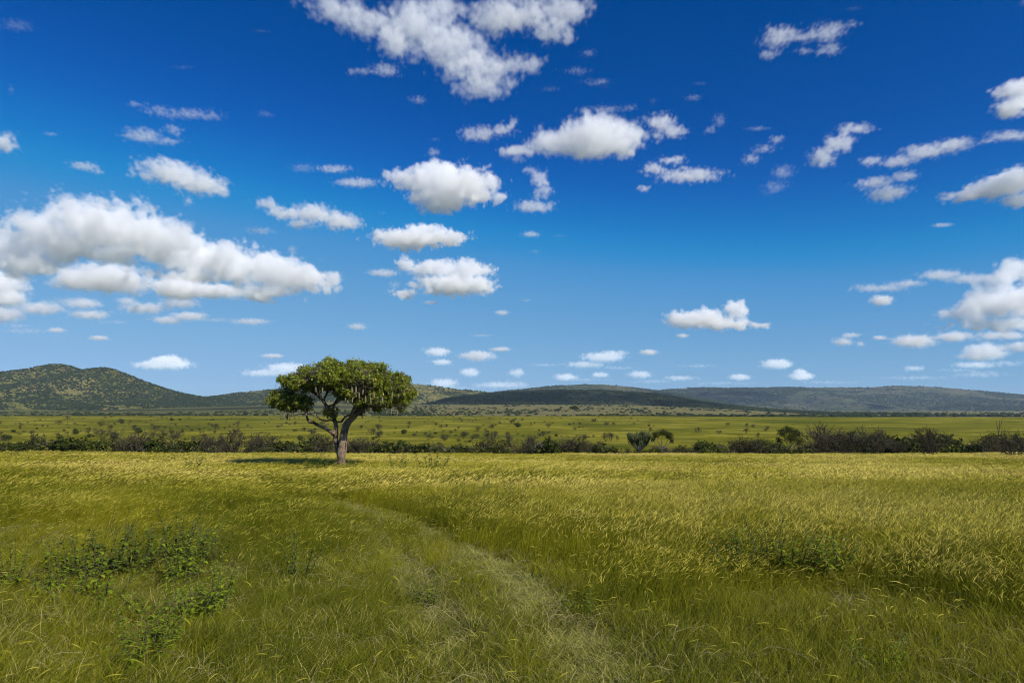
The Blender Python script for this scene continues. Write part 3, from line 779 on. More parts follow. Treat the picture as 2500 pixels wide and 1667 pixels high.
# round-crowned and umbrella trees
def small_tree(seed, H, W, crown, leaves, ls, trunk_r=.14, layers=None):
    RS.seed(seed)
    tr = MB(); tips = []
    tr.tube([(0, 0, -.4), (.05, 0, H * .2), (-.05, .05, H * .42)], [trunk_r * 1.3, trunk_r, trunk_r * .8], 7, .4)
    C = np.array([c[:3] for c in crown], float) * [W / 2, W / 2, H]; R = np.array([c[3:] for c in crown], float) * [W / 2, W / 2, H]
    for c in C:
        p0 = np.array([0, 0, H * .38]); m = (p0 + c) / 2 + [0, 0, -.1 * H * .3] + RS.randn(3) * .1
        tr.tube(spline([p0, m, c], 4), np.linspace(trunk_r * .6, .03, 9), 5, RS.rand())
        for k in range(3): branching(tr, c, RS.randn(3) + [0, 0, .3], W * .12, .03, 1, .6, minr=.015)
    f = MB(); leafcloud(f, C, R, leaves, ls, .3, (0, 1)); leafcloud(f, C, R, leaves // 20, ls, .9, (1.1, 1.2))
    return tr.mesh('trunk', [stem_mat], True), f.mesh('crown', [green_mat])
def put_tree(name, label, vx, d, H, meshes, cat='tree'):
    x = U(vx) * d
    o = link(name, None, None, (x, d, float(G(x, d))))
    tag(o, label, cat)
    for nme, me in zip(('trunk', 'crown'), meshes): link(nme, me, o)
    return o
put_tree('umbrella_thorn_tree', 'small flat-crowned tree with pale trunk just right of the candelabra tree', 1518, 120, 5, small_tree(11, 5.9, 4.2, [(-.5, 0, .80, .42, .4, .12), (.1, .2, .86, .5, .4, .11), (.55, -.1, .78, .42, .4, .13), (-.75, .1, .66, .22, .2, .09), (.8, 0, .62, .2, .2, .08)], 1900, .10))
put_tree('round_crowned_tree', 'dark round-crowned tree standing above the thicket, the tallest green one', 1808, 128, 6, small_tree(12, 7.0, 5.0, [(-.55, 0, .80, .40, .4, .13), (.0, .1, .86, .5, .5, .13), (.5, 0, .76, .45, .5, .14), (0, -.3, .66, .6, .5, .15), (-.7, .2, .58, .28, .3, .10), (.7, -.1, .56, .30, .3, .12)], 3000, .12))
put_tree('umbrella_tree', 'tiny distant flat-topped tree with pale trunk alone on the plain', 1318, 800, 12, small_tree(13, 12.5, 11.5, [(-.5, 0, .78, .45, .4, .10), (.1, .1, .84, .6, .5, .12), (.6, 0, .76, .4, .4, .09)], 900, .55, .45))
put_tree('umbrella_tree', 'smallest distant tree with a bright trunk, left of the flat-topped one', 1276, 850, 9, small_tree(14, 9, 7, [(-.3, 0, .78, .5, .4, .13), (.4, .1, .80, .5, .5, .12)], 350, .5, .4))
put_tree('round_crowned_tree', 'dark leafy tree low in the thicket, right of the round-crowned tree', 1925, 132, 5, small_tree(15, 6.0, 5.5, [(-.5, 0, .76, .40, .4, .15), (.1, .1, .80, .5, .5, .15), (.5, 0, .62, .45, .5, .16), (-.6, .2, .5, .4, .3, .14)], 2400, .12))
put_tree('round_crowned_tree', 'broad dark leafy tree in the thicket, left of the round-crowned tree', 1742, 124, 5, small_tree(16, 4.6, 6.5, [(-.5, 0, .7, .45, .4, .20), (.1, .1, .76, .5, .5, .18), (.55, 0, .66, .4, .5, .2), (-.7, .2, .5, .3, .3, .16)], 2400, .12))
# dead snag
RS.seed(77); mb = MB()
mb.tube(spline([(0, 0, -.3), (.05, 0, 2), (-.1, .1, 3.8), (.1, 0, 5.4), (.25, 0, 6.9)], 4), np.linspace(.13, .03, 17), 5, .3)
for z0, dx, l in ((2.8, .9, 1.2), (3.5, -.8, 1.0), (4.3, .9, 1.4), (4.9, -.5, .9), (5.5, .8, 1.0)):
    branching(mb, (0, 0, z0), (dx, RS.uniform(-.4, .4), .9), l, .05, 2, .4, .2, 2, 3, minr=.02)
o = link('dead_tree', mb.mesh('dead_tree', [twig_mat]), None, (U(2285) * 118, 118, float(G(U(2285) * 118, 118))))
tag(o, 'bare dead tree standing taller than the thicket near the right edge', 'tree')

# ------------------------------------------------------------------ the lone sausage tree
DT = 60.0
PXM = DT / FOC / 5.0587
def tz(x, y, dd=0.0):
    r = ray(600 + x / 5.0587, 840 + y / 5.0587)
    return np.array([r.x, 1, r.z]) * (DT + dd)
TB = tz(1178, 1540); TB[2] = float(G(TB[0], TB[1]))
RS.seed(21)
bark = bark_mat('sausage_tree_bark', (.070, .048, .030), (.28, .20, .135), 5, 1.3)
trunk = MB(); NODES = []
LIMBS = [
 [(1176, 1620, 104, 0), (1176, 1560, 84, 0), (1176, 1500, 66, 0), (1178, 1440, 60, 0), (1176, 1370, 57, 0), (1186, 1300, 62, 0), (1196, 1230, 62, 0), (1208, 1130, 55, 0), (1228, 1040, 48, 0), (1270, 955, 46, -.1), (1335, 895, 40, -.2), (1380, 840, 33, -.2), (1400, 760, 27, 0), (1420, 680, 21, .2), (1460, 590, 15, .4), (1490, 480, 9, .5), (1500, 380, 5, .5)],
 [(1176, 1500, 26, 0), (1160, 1380, 34, .1), (1140, 1290, 37, .2), (1112, 1190, 36, .3), (1108, 1100, 31, .3), (1110, 1000, 27, .3), (1085, 910, 25, .3), (1050, 850, 23, .3), (1005, 770, 19, .5), (955, 700, 16, .7), (890, 640, 12, .8), (820, 560, 9, 1), (740, 460, 5, 1.2)],
 [(1108, 1130, 26, .3), (1050, 1080, 24, .1), (980, 1040, 21, -.1), (900, 1005, 20, -.3), (835, 968, 19, -.4), (782, 955, 18, -.5), (757, 910, 15, -.5), (740, 850, 12, -.6), (690, 800, 10, -.8), (600, 760, 8, -1), (480, 700, 5, -1.2), (360, 650, 3, -1.3)],
 [(1110, 960, 16, .3), (1050, 935, 12, .2), (985, 945, 10, 0), (905, 920, 9, -.2), (860, 875, 8, -.3), (800, 868, 7, -.3), (700, 860, 6, -.4), (600, 880, 5, -.5), (520, 895, 4, -.6), (410, 942, 2, -.6)],
 [(1120, 960, 13, .2), (1180, 955, 14, 0), (1235, 895, 14, -.4), (1300, 870, 13, -.8), (1380, 860, 11, -1.3), (1460, 800, 9, -2), (1560, 760, 7, -2.6), (1660, 760, 4, -3)],
 [(1010, 770, 15, .5), (1085, 745, 14, .2), (1150, 700, 12, -.2), (1190, 610, 10, -.6), (1200, 500, 8, -1), (1170, 380, 5, -1.2), (1120, 290, 3, -1.3)],
 [(960, 700, 13, .7), (1000, 600, 11, 1.2), (1030, 500, 9, 1.6), (1040, 380, 6, 2), (1020, 260, 3, 2)],
 [(1400, 770, 20, 0), (1500, 725, 17, .1), (1620, 690, 13, .3), (1750, 640, 10, .3), (1880, 600, 7, .2), (2010, 580, 4, .2), (2100, 560, 2, .2)],
 [(1410, 710, 18, .1), (1550, 600, 14, -.3), (1690, 490, 10, -.8), (1840, 410, 6, -1), (1950, 350, 3, -1)],
 [(1460, 590, 12, .4), (1400, 480, 10, .8), (1350, 350, 7, 1), (1330, 250, 4, 1)],
 [(700, 805, 10, -.8), (590, 660, 8, -.4), (480, 540, 6, 0), (400, 440, 3, .2)],
 [(890, 640, 11, .8), (780, 560, 9, 0), (680, 440, 6, -1), (600, 350, 4, -1.3)],
 [(1050, 850, 16, .3), (960, 720, 13, -1), (880, 560, 10, -2.2), (820, 420, 7, -3), (780, 330, 4, -3.3)],
 [(1270, 955, 18, -.2), (1330, 800, 15, -1.4), (1400, 620, 12, -2.6), (1450, 460, 8, -3.4), (1480, 330, 4, -3.6)],
 [(1335, 895, 18, 0), (1480, 760, 14, 1.4), (1600, 600, 11, 2.6), (1680, 460, 8, 3.2), (1720, 350, 4, 3.4)],
 [(1100, 1000, 15, .4), (1080, 800, 13, 1.6), (1150, 620, 10, 2.8), (1220, 450, 7, 3.6), (1260, 330, 4, 3.8)],
 [(782, 955, 9, -.5), (700, 800, 8, .8), (560, 700, 6, 1.8), (430, 640, 3, 2.2)],
 [(1620, 690, 11, .3), (1760, 720, 8, -.8), (1880, 760, 5, -1.4), (1960, 790, 3, -1.5)],
 [(1690, 490, 8, -.8), (1830, 520, 6, -1.8), (1960, 560, 4, -2), (2060, 540, 2, -2)],
 [(1380, 850, 12, -.2), (1430, 880, 8, -.6), (1440, 920, 5, -.8)],
]
for L in LIMBS:
    A = spline(np.array(L, float), 5)
    P3 = np.array([tz(a, b, d) for a, b, r, d in A]); rr = np.maximum(A[:, 2], 1.5) * PXM
    P3[1:-1] += RS.randn(len(P3) - 2, 3) * np.where(rr[1:-1, None] > .12, 0, np.minimum(rr[1:-1, None] * .10, .012)); rr = rr * np.interp(rr, [.1, .4], [.95, .83])
    trunk.tube(P3 - TB, rr, 26 if L[0][2] > 35 or L[1][2] > 30 else 9, .5, wob=.02, flute=.13)
    for p, r in zip(P3[4:], rr[4:]): NODES.append((p, r))
NP_ = np.array([p for p, r in NODES]); NR = np.array([r for p, r in NODES])
CR = [(1000, 400, 330, 170, 5.0), (1380, 400, 360, 165, 5.2), (660, 470, 250, 130, 4.0), (1750, 480, 280, 160, 4.2), (410, 680, 170, 110, 2.6), (620, 700, 190, 100, 3.2),
      (1930, 640, 170, 120, 2.8), (1290, 610, 170, 90, 4.0), (1600, 650, 190, 120, 4.4), (1060, 840, 120, 60, 2.0), (1430, 800, 90, 70, 2.4), (1040, 260, 180, 80, 3.6), (1350, 265, 130, 75, 3.6),
      (1600, 300, 150, 70, 3.6), (760, 330, 130, 60, 3.0), (450, 440, 80, 45, 1.6), (1920, 770, 80, 70, 1.6), (2080, 590, 60, 60, 1.2), (760, 760, 110, 80, 2.4), (1960, 440, 90, 60, 2.4), (1020, 195, 40, 30, .6), (1340, 215, 40, 30, .6), (390, 430, 30, 30, .4), (1640, 780, 90, 60, 2), (1480, 720, 170, 70, 3.5), (1760, 690, 150, 90, 3), (520, 780, 150, 50, 2), (1180, 560, 120, 80, 4.5)]
wt = np.array([c[2] * c[3] * (c[4] + 1.5) for c in CR]); wt = wt / wt.sum()
cl = []
while len(cl) < 3000:
    c = CR[RS.choice(len(CR), p=wt)]
    d = RS.randn(3); d /= np.linalg.norm(d); q = (.45 + .55 * RS.rand()) * (1.13 if RS.rand() < .06 else 1)
    x, y, dd = c[0] + d[0] * c[2] * q, c[1] + d[1] * c[3] * q, d[2] * c[4] * q
    if ((x - 990) / 150) ** 2 + ((y - 695) / 60) ** 2 < 1 and RS.rand() < .8: continue
    if ((x - 830) / 90) ** 2 + ((y - 790) / 60) ** 2 < 1 and RS.rand() < .6: continue
    if ((x - 1180) / 90) ** 2 + ((y - 780) / 55) ** 2 < 1 and RS.rand() < .45: continue
    cl.append(tz(x, y, dd))
cl = np.array(cl)
tw = MB(); lf = MB()
leaf_m = leaf_mat('sausage_tree_leaves', (.056, .086, .004), (.235, .265, .012), (.34, .27, .05), trans=.26, rough=.42, wscale=.8, spec=.4)
for p in cl:
    k = np.argmin(np.linalg.norm(NP_ - p, axis=1) + RS.rand(len(NP_)) * .3); q = NP_[k]
    m = (p + q) / 2 + RS.randn(3) * .12
    r0 = min(.035, NR[k] * .7)
    if np.linalg.norm(p - q) < 3.2:
        tw.tube(spline([q, m, p], 3) - TB, np.linspace(r0, .010, 7), 4, .4, cap=False)
for p in cl:
    n = RS.randint(20, 40); s = RS.uniform(.16, .40)
    mtone = RS.uniform(0, .7)
    mbx = MB(); leafcloud(mbx, [p - TB], [(s * 1.15, s, s * .95)], n, .090, .15, (mtone, mtone + .4), .5)
    lf.add(np.vstack(mbx.v), np.vstack(mbx.q), None, mbx.a[0])
    if RS.rand() < .25:
        mbx = MB(); leafcloud(mbx, [p - TB], [(s, s, s * .7)], 3, .10, .7, (1.1, 1.2), .5); lf.add(np.vstack(mbx.v), np.vstack(mbx.q), None, mbx.a[0])
tree = link('sausage_tree', None, None, tuple(TB))
tag(tree, 'lone sausage tree with forked pale trunk, broad green crown and hanging fruits', 'tree')
link('trunk', trunk.mesh('trunk', [bark], True), tree)
link('branches', tw.mesh('branches', [bark_mat('dark_twig_bark', (.06, .05, .035), (.13, .11, .08), 8, .4)], True), tree)
link('crown', lf.mesh('crown', [leaf_m]), tree)
fruit_m = bark_mat('sausage_fruit_skin', (.10, .09, .045), (.18, .155, .085), 9, .2)
stalk_m = bark_mat('fruit_stalk', (.04, .04, .015), (.08, .07, .03), 12, .2)
def fruit_mesh(L, r):
    z = np.array([0, -.02, -.08, -.25, -.5, -.75, -.92, -1]) * L; rr = np.array([.15, .45, .8, .95, 1, .95, .65, .12]) * r
    mb = MB(); mb.tube(np.stack([.03 * L * np.sin(z / L * 3), 0 * z, z], -1), rr, 8, .5, wob=.08)
    return mb.mesh('fruit', [fruit_m], True)
FM = [fruit_mesh(.52, .062), fruit_mesh(.42, .055), fruit_mesh(.6, .066)]
def stalk_mesh():
    mb = MB(); mb.tube([(0, 0, 0), (.01, .01, .35), (-.01, 0, .75)], [.013, .011, .011], 5, .5); return mb.mesh('stalk', [stalk_m], True)
SM = stalk_mesh()
for k, (fx, fy, dd) in enumerate([(1310, 530, -5.2), (1450, 560, -5.0), (1810, 600, -4.0), (1232, 660, -4.2), (1320, 665, -4.6), (1540, 650, -4.8), (803, 600, -4.0), (866, 530, -4.6), (1745, 745, -1.5), (1802, 795, -1.5), (1872, 810, -1.6), (1650, 850, -.8), (472, 850, -1.4), (545, 878, -1.2), (520, 855, -.8), (1580, 590, -5.0), (1258, 690, -3.5), (1360, 520, -5.3), (1685, 650, -4.2), (1892, 610, -3.4), (1480, 640, -4.4), (1400, 600, -4.8), (950, 540, -4.6)]):
    f = link('fruit', FM[k % 3], tree, tuple(tz(fx, fy, dd) - TB), (RS.uniform(-.08, .08), RS.uniform(-.08, .08), RS.uniform(0, 6)))
    link('stalk', SM, f)

# ------------------------------------------------------------------ leafy plants in the foreground
herb_leaf = leaf_mat('herb_leaves', (.115, .175, .010), (.280, .370, .018), (.30, .32, .02), trans=.42, rough=.55, wscale=1.2, spec=.12)
herb_dark = leaf_mat('dark_herb_leaves', (.050, .080, .007), (.130, .170, .012), None, trans=.2, rough=.6, wscale=1.2, spec=.1)
herb_stem = bark_mat('herb_stem', (.05, .045, .02), (.10, .09, .04), 20, .1)
def herb(seed, H, ns, ll, lw, dens, mat, spread=.35):
    RS.seed(500 + seed)
    st = MB(); lf = MB()
    for k in range(ns):
        a = RS.uniform(0, 2 * PI); q = RS.uniform(0, spread); h = H * RS.uniform(.6, 1.05)
        b = np.array([math.cos(a) * q * .35, math.sin(a) * q * .35, -.03]); d = np.array([math.cos(a) * q, math.sin(a) * q, 1]); d /= np.linalg.norm(d)
        P_ = np.array([b + d * h * t + np.array([math.cos(a), math.sin(a), -.3]) * .10 * h * t * t for t in np.linspace(0, 1, 6)]) + RS.randn(6, 3) * .006
        st.tube(P_, np.linspace(.006, .002, 6), 4, .4)
        n = int(dens * h / .05); 
        for i in range(n):
            t = .12 + .88 * (i + RS.rand() * .5) / n; f = t * 5; j = min(4, int(f)); p = P_[j] + (P_[j + 1] - P_[j]) * (f - j)
            for sgn in (0, PI):
                az = i * 1.57 + sgn + RS.normal(0, .3); up_ = RS.uniform(-.1, .7) ; L = ll * RS.uniform(.6, 1.15) * (1.1 - .5 * t)
                dr = np.array([math.cos(az) * math.cos(up_), math.sin(az) * math.cos(up_), math.sin(up_)]); sd_ = np.array([-math.sin(az), math.cos(az), 0]) * lw * L / ll
                p1 = p + dr * L * .45 + [0, 0, .004]; p2 = p + dr * L * .8 - [0, 0, .12 * L]; p3 = p + dr * L - [0, 0, .28 * L]
                lf.add([p, p1 - sd_, p1 + [0, 0, -.15 * lw], p1 + sd_, p2 - sd_ * .6, p2 + [0, 0, -.1 * lw], p2 + sd_ * .6, p3], [(1, 2, 5, 4), (2, 3, 6, 5)], [(0, 2, 1), (0, 3, 2), (4, 5, 7), (5, 6, 7)], RS.uniform(0, 1) if RS.rand() > .06 else 1.2)
    return st.mesh('stems', [herb_stem]), lf.mesh('foliage', [mat])
HP = [herb(0, .62, 8, .10, .024, 1.0, herb_leaf, .6), herb(1, .70, 7, .09, .022, 1.1, herb_leaf, .4), herb(2, .55, 9, .10, .030, 1.0, herb_dark, .7), herb(3, .75, 6, .08, .020, 1.2, herb_dark, .35), herb(4, .50, 9, .085, .022, 1.1, herb_leaf, .8)]
def put_herb(p, vx, vy, s, label, name='leafy_weed'):
    x, y = ghit(vx, vy); s = s * 1.4
    o = link(name, None, None, (x, y, float(G(x, y))), (0, 0, RS.uniform(0, 6.28)), (s, s, s))
    for n_, me in zip(('stems', 'foliage'), HP[p]):
        c = bpy.data.objects.new(n_, me); COL.objects.link(c); c.parent = o
    tag(o, label, 'plant', 'leafy weeds standing in the grass')
for a in [
 (0, 210, 1400, 1.25, 'bushy bright green weed in the middle of the left weed patch'),
 (2, 235, 1330, 1.45, 'dark leafy weed behind the bushy bright one at left'),
 (2, 180, 1325, 1.2, 'dark weed left of the tallest dark one in the left patch'),
 (2, 300, 1320, 1.35, 'dark drooping weed right of the bushy one in the left patch'),
 (2, 345, 1300, 1.2, 'dark weed with curled top at the back of the left patch'),
 (1, 130, 1370, 1.3, 'upright green weed on the left side of the weed patch'),
 (4, 105, 1385, 1.0, 'low yellowish green weed at the left of the patch'),
 (1, 25, 1355, 1.3, 'upright green weed by the left edge of the photo'),
 (1, 415, 1330, 1.5, 'tall thin weed at the centre right of the left patch'),
 (3, 405, 1300, 1.5, 'tallest dark stem with leaves behind the left weed patch'),
 (0, 390, 1350, 1.0, 'green weed with broad leaves right of the bushy one'),
 (3, 490, 1300, 1.2, 'dark thin weed at the right end of the left patch'),
 (2, 450, 1300, 1.1, 'low dark weed between two thin stems on the left'),
 (1, 490, 1420, 1.25, 'narrow tall green weed right below the left patch'),
 (4, 430, 1440, 1.3, 'spreading green weed below the left patch'),
 (0, 470, 1430, .9, 'small leafy green weed beside the narrow tall one'),
 (1, 345, 1500, 1.05, 'yellow green upright weed near the bottom left'),
 (4, 375, 1505, .8, 'short yellow green weed beside the upright one near the bottom'),
 (0, 320, 1545, .85, 'lowest yellow green weed at the bottom left'),
 (4, 235, 1440, .7, 'small weed just under the bushy bright one'),
 (3, 680, 1335, 1.2, 'dark upright weed in the grass left of the wheel track'),
 (2, 985, 1395, .75, 'low dark grass-like weed beside the wheel track'),
 (4, 1330, 1420, .7, 'small green weed right of the wheel track'),
 (3, 1180, 1195, 1.7, 'dark thin weed in the tall grass at centre, left one'),
 (3, 1125, 1180, 1.6, 'dark weed in the tall grass below the skyline dip'),
 (3, 1065, 1185, 1.5, 'thin weed in the tall grass right of the lone tree'),
 (3, 1700, 1345, 1.3, 'dark green weed at the left of the right weed patch'),
 (1, 1725, 1320, 1.4, 'green weed with many small leaves in the right patch'),
 (3, 1770, 1330, 1.45, 'dark narrow weed in the middle of the right patch'),
 (1, 1815, 1335, 1.5, 'tall green weed in the middle of the right patch'),
 (2, 1890, 1335, 1.25, 'dark bushy weed in the hollow right of the patch'),
 (1, 1930, 1340, 1.35, 'bright green weed right of the dark hollow'),
 (3, 2020, 1265, 1.4, 'tallest dark weed in the right grass'),
 (3, 2075, 1275, 1.1, 'dark weed right of the tallest one on the right'),
 (4, 2025, 1560, .8, 'leafy green weed at the bottom edge on the right'),
 (2, 1570, 1125, 1.8, 'dark low weed clump in the yellow grass right of centre'),
 (2, 995, 1065, 3.0, 'small dark bush in the grass right of the lone tree'),
 (2, 435, 1095, 2.2, 'low grey green weed far back in the left grass'),
]: put_herb(*a)
# the shadowed dark shrubs beside the lone tree's foot
for k, (vx, vy, s, lb) in enumerate([(745, 1063, 2.2, 'low dark weed left of the lone tree trunk'), (812, 1062, 2.0, 'low dark weed right of the lone tree trunk'), (715, 1060, 2.6, 'dark upright weed farther left of the lone tree trunk'), (905, 1066, 2.4, 'dark low weed well right of the lone tree trunk')]):
    put_herb(2, vx, vy, s, lb)
# bare twigs
tw_m = bark_mat('dead_twig_bark', (.03, .022, .016), (.07, .055, .04), 20, .1)
def twig(vx, vy, h, seed, label, lean=(.1, 0)):
    RS.seed(seed); mb = MB(); branching(mb, (0, 0, -.03), (lean[0], lean[1], 1), h, .008, 2, .45, .1, 2, 4, minr=.003)
    x, y = ghit(vx, vy); o = link('dead_twig', mb.mesh('dead_twig', [tw_m], True), None, (x, y, float(G(x, y))))
    tag(o, label, 'twig')
twig(245, 1330, .75, 1, 'bare dark twig standing up in the left weed patch')
twig(485, 1310, .6, 2, 'bare dark twig at the right end of the left weed patch')
twig(1790, 1300, .5, 3, 'dark leaning twig in the right weed patch', (.6, 0))
twig(1005, 1072, .9, 4, 'short dark stick in the yellow grass right of the lone tree')

# ------------------------------------------------------------------ clouds (real volumes at about 1.5 km)
cm, N = newmat('cloud_vapour')
out = N.node('ShaderNodeOutputMaterial'); pv = N.node('ShaderNodeVolumePrincipled'); N.k.new(pv.outputs[0], out.inputs['Volume'])
pv.inputs['Color'].default_value = (.998, .999, 1, 1); pv.inputs['Density'].default_value = .0072; pv.inputs['Anisotropy'].default_value = 0.0
cm.cycles.volume_step_rate = 1.0
BASE = 1500.0
def cloud(label, blobs, amp=.5, hard=3.0, dens=1.0, vox=3.0, D=None, world=None, grp=None, flat=1.0):
    """blobs: (x, y, rx, ry) as seen from the standpoint; each cloud gets its own true distance and thickness"""
    P_ = []
    if world is None:
        yb = max(b[1] + b[3] * .6 for b in blobs)
        vb = max(rv(1176, yb).z, .048)
        D = D or BASE / vb
        s = D * VS / FOC
        for b in blobs:
            r = rv(b[0], b[1]); c = Vector((r.x * D, D, r.z * D)); rx = b[2] * s; rz = b[3] * s; v = abs(r.z)
            d = min(rx, .75 * rz / max(v, .02), rz * 2.5) * flat
            P_.append((c, (rx, d, math.sqrt(max(rz * rz - (v * d) ** 2, (.35 * rz) ** 2)))))
    else:
        s = 6.0
        for x, y, z, a, b, c in world: P_.append((Vector((x, y, z)), (a, b, c)))
    lo = Vector([min(c[i] - 1.4 * r[i] for c, r in P_) for i in range(3)]); hi = Vector([max(c[i] + 1.4 * r[i] for c, r in P_) for i in range(3)])
    org = (lo + hi) / 2
    g = bpy.data.node_groups.new('cloud', 'GeometryNodeTree')
    g.interface.new_socket('Geometry', in_out='INPUT', socket_type='NodeSocketGeometry'); g.interface.new_socket('Geometry', in_out='OUTPUT', socket_type='NodeSocketGeometry')
    M = NT(g)
    go = M.node('NodeGroupOutput'); vc = M.node('GeometryNodeVolumeCube'); sm = M.node('GeometryNodeSetMaterial'); sm.inputs['Material'].default_value = cm
    pos = M.node('GeometryNodeInputPosition').outputs[0]
    typz = max(r[2] for c, r in P_); typx = max(r[0] for c, r in P_)
    L = (typz * typz * typx) ** (1 / 3.)
    nz = M.noise(pos, 1 / (L * .75), 6, .67)
    off = M.node('ShaderNodeVectorMath', {0: pos, 1: (random.uniform(0, 9000), random.uniform(0, 9000), 0)}, operation='ADD').outputs[0]
    g.nodes[nz.node.name].inputs['Vector']
    M.k.new(off, nz.node.inputs['Vector'])
    vo = M.node('ShaderNodeTexVoronoi', {'Vector': off, 'Scale': 1 / (L * .42), 'Detail': 2.0, 'Roughness': .6, 'Smoothness': .35}, feature='SMOOTH_F1')
    wn = M.node('ShaderNodeTexNoise', {'Vector': off, 'Scale': 1 / (L * .8), 'Detail': 2.0, 'Roughness': .55})
    wv = M.node('ShaderNodeVectorMath', {0: wn.outputs['Color'], 1: (-.5, -.5, -.5)}, operation='ADD').outputs[0]
    wpos = M.node('ShaderNodeVectorMath', {0: wv, 1: (L * 1.5, L * 1.2, L * .9), 2: pos}, operation='MULTIPLY_ADD').outputs[0]
    acc = None
    for c, r in P_:
        cc = c - org
        a = M.node('ShaderNodeVectorMath', {0: wpos, 1: [1 / x for x in r], 2: [-cc[i] / r[i] for i in range(3)]}, operation='MULTIPLY_ADD')
        l = M.node('ShaderNodeVectorMath', {0: a.outputs[0]}, operation='LENGTH').outputs['Value']
        acc = l if acc is None else M.math('SMOOTH_MIN', acc, l, .45)
    d = M.math('SUBTRACT', 1.28 if dens > .95 else 1.45, acc)
    d = M.math('ADD', d, M.math('MULTIPLY', M.math('SUBTRACT', nz, .52), amp * 4.4))
    d = M.math('ADD', d, M.math('MULTIPLY', M.math('SUBTRACT', .42, vo.outputs['Distance']), amp * 1.3))
    d = M.math('MULTIPLY', d, hard, clamp=True)
    d = M.math('MULTIPLY', d, dens * (1.0 if dens > .85 else .7) * min(4.0, 260.0 / L))
    M.k.new(d, vc.inputs['Density'])
    A, B = lo - org, hi - org
    vc.inputs['Min'].default_value = A; vc.inputs['Max'].default_value = B
    vs = (2.1 if dens > .95 else vox) * s
    for i, k in enumerate(('X', 'Y', 'Z')): vc.inputs['Resolution ' + k].default_value = max(14, min(420 if i == 0 else 240, int((B[i] - A[i]) / vs / (2.6 if i == 1 else 1))))
    M.k.new(vc.outputs[0], sm.inputs[0]); M.k.new(sm.outputs[0], go.inputs[0])
    ob = link('cloud', bpy.data.volumes.new('cloud'), None, org)
    ob.modifiers.new('vapour', 'NODES').node_group = g
    tag(ob, label, 'cloud', grp or 'fair-weather clouds in the blue sky')
    return ob
